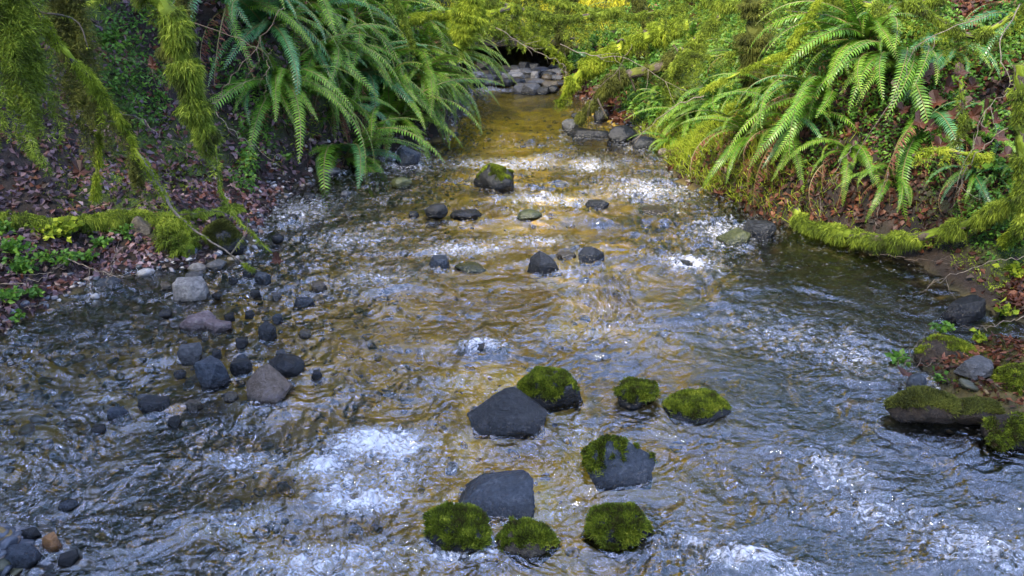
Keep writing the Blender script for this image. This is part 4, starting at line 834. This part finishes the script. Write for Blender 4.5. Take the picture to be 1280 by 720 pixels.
# bare twigs
TG = 'bare twigs on the banks'
def twig(ctrl, rad, label, seed, mat='twig', side=3, ln=.2, cat='twig', name='bare_twig'):
    rng = np.random.default_rng(seed); c = curve(ctrl, 22, rng, .010); ps = [tube(c, [rad, rad * .7, rad * .35], 6, rng, .08)]
    for s in range(side):
        k = int(rng.integers(4, 20)); d = (c[min(k + 2, 21)] - c[k]); d = d / (np.linalg.norm(d) + 1e-9) + rng.normal(size=3) * .7; d /= np.linalg.norm(d); L = ln * rng.uniform(.4, 1.1)
        ps.append(tube(curve([c[k], c[k] + d * L * .5 + rng.normal(size=3) * .02, c[k] + d * L], 8, rng, .003), [rad * .55, rad * .25], 5))
    V, F = join(ps); return obj(name, mesh(name, V, F, True), MAT[mat], None, label, cat, TG)
TW = [
 ([(1275, 5, 5.6), (1250, 60, 5.5), (1262, 110, 5.4), (1225, 150, 5.3), (1195, 240, 5.3)], .007, 'pale jointed twig hanging from the upper right corner', 'twig', 4),
 ([(1235, 20, 5.8), (1150, 55, 5.9), (1125, 110, 6.0), (1065, 200, 6.2), (1030, 240, 6.3)], .006, 'long pale twig crossing in front of the large right fern', 'twig', 4),
 ([(1260, 160, 5.3), (1222, 190, 5.3), (1200, 235, 5.4), (1188, 262, 5.5)], .006, 'forked white twig before the dark hollow of the right bank', 'twig', 4),
 ([(1110, 215, 6.1), (1100, 250, 6.1), (1094, 288, 6.1)], .006, 'straight pale stalk standing behind the long mossy log', 'twig', 0),
 ([(1075, 170, 6.4), (1040, 220, 6.4), (1015, 258, 6.5)], .005, 'thin pale stalk under the hanging right fern fronds', 'twig', 1),
 ([(0, 12, 5.3), (60, 14, 5.3), (130, 60, 5.4), (200, 95, 5.5), (215, 150, 5.5)], .004, 'thin dark twig crossing the moss curtains', 'twig_dark', 4),
 ([(232, 25, 6.2), (320, 60, 6.0), (300, 110, 5.9), (262, 130, 5.8)], .005, 'dark forked twig before the left fern bank', 'twig_dark', 5),
 ([(355, 10, 6.4), (320, 55, 6.3), (280, 110, 6.2), (262, 135, 6.1)], .006, 'dark branch slanting down across the left ferns', 'twig_dark', 5),
 ([(337, 60, 6.6), (333, 95, 6.5), (330, 130, 6.5)], .004, 'short pale stalk hanging among the left ferns', 'twig', 1),
 ([(140, 135, 5.5), (180, 150, 5.5), (215, 175, 5.4), (275, 184, 5.3)], .005, 'pale twig lying level across the leaf litter', 'twig', 4),
 ([(270, 140, 6.2), (300, 170, 6.2), (330, 190, 6.3), (355, 195, 6.4)], .006, 'mossy twig resting on the leafy slope under the ferns', 'twig', 3),
 ([(75, 320, 5.6), (110, 335, 5.45), (150, 345, 5.35), (178, 344, 5.3)], .008, 'weathered stick jutting from the left bank over the water', 'twig', 2),
 ([(0, 355, 5.1), (45, 352, 5.0), (70, 335, 5.0), (82, 328, 5.0)], .006, 'curved pale twig among the herbs at the left edge', 'twig', 3),
 ([(135, 355, 5.3), (142, 325, 5.4), (150, 295, 5.5)], .005, 'small upright twig by the mouth of the left shore hollow', 'twig', 3),
 ([(30, 385, 4.9), (60, 380, 4.95), (95, 378, 5.0)], .004, 'thin twig over the mud at the left edge', 'twig', 4),
 ([(700, 55, 10.5), (740, 70, 10.4), (780, 72, 10.3), (840, 105, 10.2), (880, 125, 10)], .010, 'pale twig tangle below the leaning trunks', 'twig', 7),
 ([(620, 35, 11), (665, 62, 11), (700, 78, 11), (712, 95, 11)], .010, 'pale twig hanging before the dark far bank', 'twig', 6),
 ([(612, 60, 12), (640, 50, 12), (690, 62, 12)], .008, 'fine dead twig against the dark far bank', 'twig', 6),
 ([(880, 120, 9.6), (840, 135, 9.7), (800, 170, 9.8), (785, 182, 9.9)], .012, 'arching pale shoot reaching the round dark rocks', 'twig', 3),
 ([(790, 55, 10.9), (770, 90, 10.9), (740, 120, 10.9), (736, 165, 10.9)], .008, 'dark twig dangling over the golden water', 'twig_dark', 6),
 ([(1280, 395, 4.5), (1250, 405, 4.5), (1225, 412, 4.5), (1200, 408, 4.5)], .005, 'pale twig entering from the right edge over the mud', 'twig', 2),
 ([(1120, 460, 4.1), (1130, 430, 4.15), (1118, 412, 4.2)], .003, 'thin straw-coloured stalk on the islet, shorter of the two', 'twig', 1),
 ([(1128, 458, 4.1), (1148, 430, 4.15), (1168, 405, 4.2)], .004, 'slanting straw-coloured stalk on the islet, longer of the two', 'twig', 0),
 ([(1068, 462, 4.0), (1100, 468, 4.0), (1150, 468, 4.05)], .004, 'yellow-green stem leaning out over the water from the islet', 'twig', 0),
 ([(1130, 462, 4.0), (1170, 455, 4.1), (1215, 462, 4.1)], .005, 'brown twig lying across the islet', 'twig_dark', 3),
 ([(1157, 497, 3.75), (1165, 495, 3.75), (1172, 488, 3.75)], .004, 'small white curled twig on the front of the islet', 'twig', 0),
 ([(1280, 320, 5.2), (1230, 330, 5.3), (1190, 345, 5.2), (1160, 355, 5.1)], .005, 'twig lying on the mud of the right shore', 'twig', 4),
 ([(1100, 318, 5.8), (1150, 325, 5.6), (1200, 322, 5.5)], .004, 'thin twig on the dark soil under the long log', 'twig_dark', 4),
 ([(955, 272, 7.2), (985, 262, 7.2), (1010, 248, 7.2)], .009, 'reddish stick at the corner of the right bank', 'twig_dark', 1),
 ([(140, 508, 3.85), (160, 520, 3.75), (180, 526, 3.7)], .004, 'orange-brown twig caught on the dark flat stone', 'litter_red', 0),
 ([(180, 505, 3.95), (192, 500, 3.95), (205, 522, 3.85), (188, 533, 3.7)], .005, 'dark forked twig stranded beside the leftmost stones', 'twig_dark', 1),
 ([(545, 236, 8.35), (557, 228, 8.35), (566, 237, 8.35)], .010, 'dark scrap of wood sticking out of the upper stream', 'twig_dark', 1),
]
for i, (c, r_, lab, mt, sd) in enumerate(TW):
    twig([P(*p) for p in c], r_ * .62, lab, 700 + i, mt, sd, ln=.1 + .02 * c[0][2])

# ------------------------------------------------------------------ leaves one can tell apart
def maple(name, mat, loc, size, rot, label, group, cat='leaf'):
    ang = [-90, -60, -35, -10, 8, 30, 48, 68, 90]; rad_ = [.25, .55, .45, .95, .5, .62, .55, 1.0, 1.15]
    pts = []
    for a, r in zip(ang, rad_): pts.append((math.cos(R(a)) * r, math.sin(R(a)) * r))
    pts += [(-x, y) for x, y in pts[-2:0:-1]]
    rng = random.Random(label + str(loc.x)); V = [(0, 0, 0)] + [(x * size / 2, y * size / 2, size * (.10 * (x * x + y * y) + rng.uniform(-.08, .10))) for x, y in pts]
    n = len(pts); F = [[0, i + 1, (i + 1) % n + 1] for i in range(n)]
    o = obj(name, mesh(name, V, [F]), MAT[mat], None, label, cat, group, None, loc); o.rotation_euler = rot; return o
rm = random.Random(8)
for i, (px, py, s) in enumerate([(1155, 100, .16), (1170, 130, .2), (1185, 115, .18), (1150, 155, .2), (1190, 145, .2), (1165, 165, .16), (1205, 135, .16), (1230, 168, .17), (1250, 175, .15), (1245, 155, .12),
                                 (1128, 90, .14), (1140, 75, .16), (1155, 65, .13), (1275, 125, .18), (1215, 110, .14), (1180, 170, .15), (1062, 205, .12), (1270, 140, .15), (1120, 110, .12), (1060, 165, .1), (1145, 118, .2), (1168, 95, .16), (1200, 92, .18), (1215, 150, .18), (1175, 185, .16), (1232, 140, .16), (1130, 138, .15), (1225, 185, .15), (1195, 180, .14), (1258, 195, .14), (980, 100, .12), (935, 155, .12), (975, 225, .13), (1000, 235, .12)]):
    q_ = hit(px, py); q_ = Vector((q_.x, q_.y, q_.z)) + (Vector((0, 0, CAM_H)) - q_).normalized() * .42
    maple('maple_leaf', 'litter_red', q_, s * .95, (R(rm.uniform(30, 75)), R(rm.uniform(-30, 30)), R(rm.uniform(-60, 60))), 'large brown maple leaf in the drift on the right bank', 'maple leaves drifted on the right bank')
maple('fallen_leaf', 'litter_red', P(346, 326, 5.0), .11, (R(70), 0, R(20)), 'curled red leaf caught at the tip of the trailing twig', None)
maple('fallen_leaf', 'litter', P(128, 165, 5.6), .16, (R(60), R(20), R(10)), 'pale lilac-grey leaf caught on the slanting mossy branch', None)
maple('fallen_leaf', 'litter_red', P(190, 82, 5.9), .13, (R(80), 0, R(160)), 'orange-brown leaf caught in the shaggy moss sleeve', None)
maple('fallen_leaf', 'litter_red', P(100, 215, 6.2), .18, (R(50), 0, R(40)), 'orange-brown curled leaf lying behind the left mossy log', None)

# ------------------------------------------------------------------ scatter on the banks (stuff)
def scatter(n, rng, y0=3.2, y1=25, dmin=.03, dmax=5):
    y = y0 * (y1 / y0) ** rng.random(n * 3); x = rng.uniform(-1, 1, n * 3) * (.72 * y + .8)
    d = sdist(x, y); k = (d > dmin) & (d < dmax); x, y, d = x[k][:n], y[k][:n], d[k][:n]
    z = H(x, y); e = .03; nx, ny = (z - H(x + e, y)) / e, (z - H(x, y + e)) / e
    N = np.stack([nx, ny, np.ones_like(nx)], 1); N /= np.linalg.norm(N, axis=1, keepdims=True)
    return x, y, z, d, N
rng = np.random.default_rng(77)
def greenness(x, y, d): return fbm(x * .9, y * .9, seed=31) + .15 * np.clip(d - 1.4, -1, 1) + .25 * sstep(8, 11, y)
# moss carpet
x, y, z, d, N = scatter(150000, rng); g_ = greenness(x, y, d) + .25 * fbm(x * 4, y * 4, seed=33); k = (g_ > .05) | (rng.random(len(x)) < .04); k &= (d > .12)
p = np.stack([x, y, z], 1)[k]; sc_ = (np.clip(y[k] / 7, .8, 3))
V, a, b = blades(p, N[k] * .6 + rng.normal(size=p.shape) * .5 + [0, 0, .4], .055 * sc_, .008 * sc_, rng, .6)
obj('moss_carpet', mesh('moss_carpet', V, [a, b]), MAT['moss'], kind='stuff')
# leaf litter
def litter(n, mat, sel, size, seed, name='leaf_litter'):
    rng = np.random.default_rng(seed); x, y, z, d, N = scatter(n, rng); k = sel(x, y, d, rng)
    p = np.stack([x, y, z], 1)[k] + N[k] * rng.uniform(.005, .035, (k.sum(), 1)); D = rng.normal(size=p.shape); D -= (D * N[k]).sum(1, keepdims=True) * N[k] * .75
    s = size * np.clip(y[k] / 8, .8, 2.2)
    V, a, b = leafs(p, D / np.linalg.norm(D, axis=1, keepdims=True), s, s * .7, rng, .15)
    obj(name, mesh(name, V, [a, b]), MAT[mat], kind='stuff')
litter(42000, 'litter', lambda x, y, d, r: (x < 0) & (y < 10.5) & (r.random(len(x)) < .95), .075, 5)
litter(100000, 'litter_red', lambda x, y, d, r: (x > 0) & (greenness(x, y, d) < .38) | (r.random(len(x)) < .06), .075, 6)
# low leafy undergrowth in clumps, thick on the far banks
x, y, z, d, N = scatter(260000, rng, y0=5.5); cl = fbm(x * 1.6, y * 1.6, seed=91); k = (cl > np.where(y > 9, -.15, .22)) & (d > .25) & ~((x < -1.2) & (y < 7.6))
k &= ~((x > 2.2) & (y < 7.5) & (cl < .25))
p = np.stack([x, y, z], 1)[k]; hgt_ = np.clip(cl[k] + .3, 0, 1) * .35 * rng.random(k.sum()); p[:, 2] += hgt_ * (1 + .3 * (y[k] > 10)); sc_ = np.clip(y[k] / 9, .7, 2)
V, a, b = leafs(p, rng.normal(size=p.shape) * [1, 1, .5] + [0, 0, .1], .055 * sc_, .03 * sc_, rng, .3)
obj('undergrowth', mesh('undergrowth', V, [a, b]), MAT['leaf'], kind='stuff')
# fine grass: right shore corner, islet and left shelf
def grass(name, cx, cy, sx, sy, n, L, mat, seed, w=.004, tuft=-9):
    rng = np.random.default_rng(seed); x = rng.normal(cx, sx, n); y = rng.normal(cy, sy, n); k = (H(x, y) > .02) & (fbm(x * 2.3, y * 2.3, seed=seed) > tuft); x, y = x[k], y[k]
    p = np.stack([x, y - OV(x, y, H(x, y)), H(x, y) + np.clip(y - 24, 0, 60) * .05], 1); D = rng.normal(size=p.shape) * [.5, .5, .1] + [0, -.15, 1]
    V, a, b = blades(p, D, L, w, rng, .55); obj(name, mesh(name, V, [a, b]), MAT[mat], kind='stuff')
g0 = np.random.default_rng(3); n_ = 2600; x_ = g0.normal(2.95, .36, n_); y_ = g0.normal(4.02, .2, n_); k_ = H(x_, y_) > .02; x_, y_ = x_[k_], y_[k_]
D_ = g0.normal(size=(len(x_), 3)) * [1, 1, .35]; V, a, b = leafs(np.stack([x_, y_, H(x_, y_) + g0.uniform(.0, .03, len(x_))], 1), D_ / np.linalg.norm(D_, axis=1, keepdims=True), .045, .02, g0, .1)
obj('debris', mesh('debris', V, [a, b]), MAT['litter_red'], kind='stuff')
grass('islet_moss', 2.95, 4.05, .34, .2, 5000, .035, 'moss_dark', 15, .005)
grass('shore_grass', 2.35, 8.8, .45, 1.1, 26000, .26, 'moss_bright', 11, .005)
grass('far_grass', .6, 21.3, 3.2, .9, 9000, .5, 'grass_gold', 12, .014, .0)
grass('far_grass', .6, 21.0, 3.4, 1.0, 9000, .4, 'moss_dark', 14, .014, -.2)
grass('far_grass', .3, 24.2, 5, 1.2, 16000, .6, 'grass_gold', 13, .02)

# mounds of moss on the islet
def mound(px, py, w, h, label, seed, mat='moss_rock', z0=.08, dk=.8):
    g = G(px, py, z0); m = math.hypot(g.y, CAM_H) / FPX; V, F = rock_mesh('m', w * m, w * m * dk, h * m * 1.05, seed, .3, 4); V *= (1 + .10 * fbm(V[:, 0] * 6, V[:, 1] * 6, V[:, 2] * 6, seed, 3) * 2.2)[:, None]
    V[:, 2] -= .25 * V[:, 2].max(); rng = np.random.default_rng(seed); e = obj('moss_mound', mesh('moss_mound', V, [F], True), ROCK['soil'], None, label, 'moss', 'moss mounds of the islet', None, (g.x, g.y + w * m * dk * .35, z0))
    v, fs = moss_on(V, F, sstep(-.1, .3, V[:, 2] / V[:, 2].max() - .15 + 1.1 * fbm(V[:, 0] * 8, V[:, 1] * 8, V[:, 2] * 8, seed + 1, 3)), 110000, .026, .0045, rng, .008); obj('moss', mesh('moss', v, fs), MAT[mat], e)
mound(1200, 450, 92, 36, 'mossy mound with small sprouts at the back of the islet', 50)
mound(1228, 522, 60, 34, 'brownish moss clump between the dark front mound and the green cushion', 54, 'moss_dark')
mound(1165, 518, 84, 36, 'dark mossy mound along the front of the islet', 51, 'moss_dark')
mound(1290, 490, 70, 50, 'mossy mound at the right edge of the islet', 52)
mound(1272, 545, 60, 48, 'green moss cushion at the lower right end of the islet', 53)
maple('fallen_leaf', 'litter_red', P(1135, 470, 3.95), .14, (R(20), 0, 1), 'rusty flattened leaf on the islet', None)

# herbs with broad leaves
def herb(px, py, n, hgt, ls, label, seed, mat='leaf', z=None):
    g = hit(px, py); rng = np.random.default_rng(seed); ps, lv = [], []
    for i in range(n):
        d = rng.normal(size=3) * [.5, .5, 0] + [0, -.1, 1]; d /= np.linalg.norm(d); L = hgt * rng.uniform(.5, 1.1)
        c = curve([np.zeros(3), d * L * .6, d * L + np.array([d[0], d[1], -.1]) * L * .4], 6); ps.append(tube(c, [.0022, .0012], 4))
        for k in range(3): lv.append((c[-1 - k], rng.normal(size=3) * [1, 1, .35] + d * .3))
    e = empty('herb', g, label, 'plant', 'small herbs on the banks'); V, F = join(ps); obj('stem', mesh('stem', V, F), MAT['grass'], e)
    p = np.array([a for a, b in lv]); D = np.array([b for a, b in lv]); D /= np.linalg.norm(D, axis=1, keepdims=True)
    V, a, b = leafs(p, D, ls, ls * .7, rng, .15); obj('foliage', mesh('foliage', V, [a, b]), MAT[mat], e)
HB = [(30, 345, 26, .16, .05, 'bushy herb just below the curved twig at the left edge'), (60, 300, 24, .14, .05, 'bright herb left of the lush tuft on the left shelf'), (160, 300, 20, .12, .04, 'small-leaved herb at the foot of the left mossy log'), (5, 300, 24, .16, .05, 'leafy herb touching the left edge under the mossy log'), (85, 335, 22, .12, .045, 'herb overhanging the left shore hollow'),
      (85, 300, 26, .16, .06, 'tuft of bright green leaves on the left shelf, the lushest'), (130, 312, 22, .10, .05, 'low pale-leaved herb behind the bare twig on the left shelf'), (110, 330, 18, .08, .05, 'small-leaved herb right above the weathered stick'),
      (20, 320, 20, .12, .06, 'herb at the left edge above the curved twig'), (60, 330, 16, .09, .05, 'herb between the lush tuft and the curved twig'), (12, 380, 22, .10, .05, 'herb on the mossy mud at the left edge'), (45, 375, 14, .10, .05, 'thin herb behind the twig over the mud'),
      (25, 402, 8, .06, .05, 'single broad-leaved sprout near the water at the left edge'), (245, 165, 22, .15, .06, 'green herb among the litter behind the trailing branch'), (310, 205, 18, .12, .06, 'bright herb on the leafy slope near the gravel'), (360, 205, 16, .10, .05, 'herb at the top of the left gravel shore'),
      (130, 60, 22, .16, .06, 'leafy patch on the slope between the moss curtains'), (290, 120, 12, .15, .08, 'round-leaved plant in the shade under the ferns'),
      (1175, 418, 14, .08, .04, 'tiny sprout on the back mound of the islet'), (1225, 430, 16, .07, .04, 'trailing sprout on the right of the back mound'), (1250, 395, 10, .12, .06, 'seedling with pale leaves by the muddy right shore'), (1245, 230, 10, .2, .09, 'pale narrow-leaved seedling in the dark hollow of the right bank'),
      (1265, 350, 16, .12, .06, 'light green herb at the right edge of the mud'), (1170, 478, 10, .06, .04, 'small green sprig in the middle of the islet'), (1120, 455, 14, .06, .05, 'yellow-green sprig at the left tip of the islet')]
for i, (px, py, n, hh, ls, lab) in enumerate(HB): herb(px, py, n, hh, ls, lab, 800 + i, 'moss_bright' if i in (1, 5, 14, 19, 20, 22) else 'leaf')

# ------------------------------------------------------------------ trees upstream and on the banks (they show in the stream's reflections; unseen left and rear green ones are added to shade it)
def crown_mesh(seed, r, h, n, leaf, dens):
    rng = np.random.default_rng(seed); k = 34; c = rng.normal(size=(k, 3)); c /= np.linalg.norm(c, axis=1, keepdims=True); c *= rng.uniform(.25, 1, (k, 1)) * [r, r, h]
    j = rng.integers(0, k, n); p = c[j] + rng.normal(size=(n, 3)) * r * dens
    V, a, b = leafs(p, rng.normal(size=(n, 3)) * .6, leaf, leaf * .7, rng, .3); return mesh('crown', V, [a, b])
CR = {('gold', 0): crown_mesh(1, 2.6, 5.5, 9000, .26, .24), ('gold', 1): crown_mesh(2, 2.3, 6, 9000, .26, .24), ('green', 0): crown_mesh(3, 2.6, 6, 10000, .3, .25), ('green', 1): crown_mesh(4, 2.4, 6.5, 10000, .3, .25)}
for (kk, i), me in CR.items(): me.materials.append(MAT['tree_gold' if kk == 'gold' else 'tree_green'])
TR = [('gold', -2.6, 26, 14), ('gold', .6, 27, 16), ('gold', 3.6, 28, 13), ('gold', -5.2, 28, 15), ('gold', -1.2, 31, 23), ('gold', 2.4, 32, 22), ('gold', 6.2, 33, 14), ('gold', -5.5, 34, 22),
      ('gold', .8, 38, 32), ('gold', -4, 40, 31),
      ('green', -7.5, 18.5, 14), ('green', -8.2, 13, 15), ('green', -8.8, 7, 14), ('green', -9, 1.5, 12), ('green', -7.5, -5, 13), ('green', -1.5, -11, 15), ('green', -4, -9, 16), ('green', 10.5, 24, 12),
      ('green', -13, 3.5, 17), ('green', 14, 36, 16), ('green', 11, 42, 15)]
for i, (kk, x, y, h) in enumerate(TR):
    z = float(H(x, y)) + (max(y - 24, 0) * .05)
    side = 'left bank' if x < -5 else 'right bank' if x > 5 else 'far bank'
    e = empty('tree', (x, y, z - .2), ('golden-leaved tree' if kk == 'gold' else 'dark green tree') + f' standing on the {side} beyond the stream bend' if y > 20 else 'unseen dark green tree added beside the stream to shade it', 'tree', f'{"golden" if kk == "gold" else "green"} trees around the stream')
    rng = np.random.default_rng(i); c = curve([(0, 0, 0), (.1, .1, h * .3), (-.1, 0, h * .6), (.1, 0, h * .95)], 12); V, F = join([tube(c, [.28, .2, .12, .03], 9, rng, .05)])
    obj('trunk', mesh('trunk', V, F, True), MAT['bark'], e)
    cr_ = obj('crown', CR[kk, i % 2], None, e); cr_.location = (0, 0, h * (.40 if kk == 'gold' else .58)); cr_.rotation_euler = (0, 0, i * 1.3); cr_.scale = (h / 15 * (1.35 if kk == 'gold' else 1.1),) * 2 + (h / 15 * (1.15 if kk == 'gold' else 1.05),)
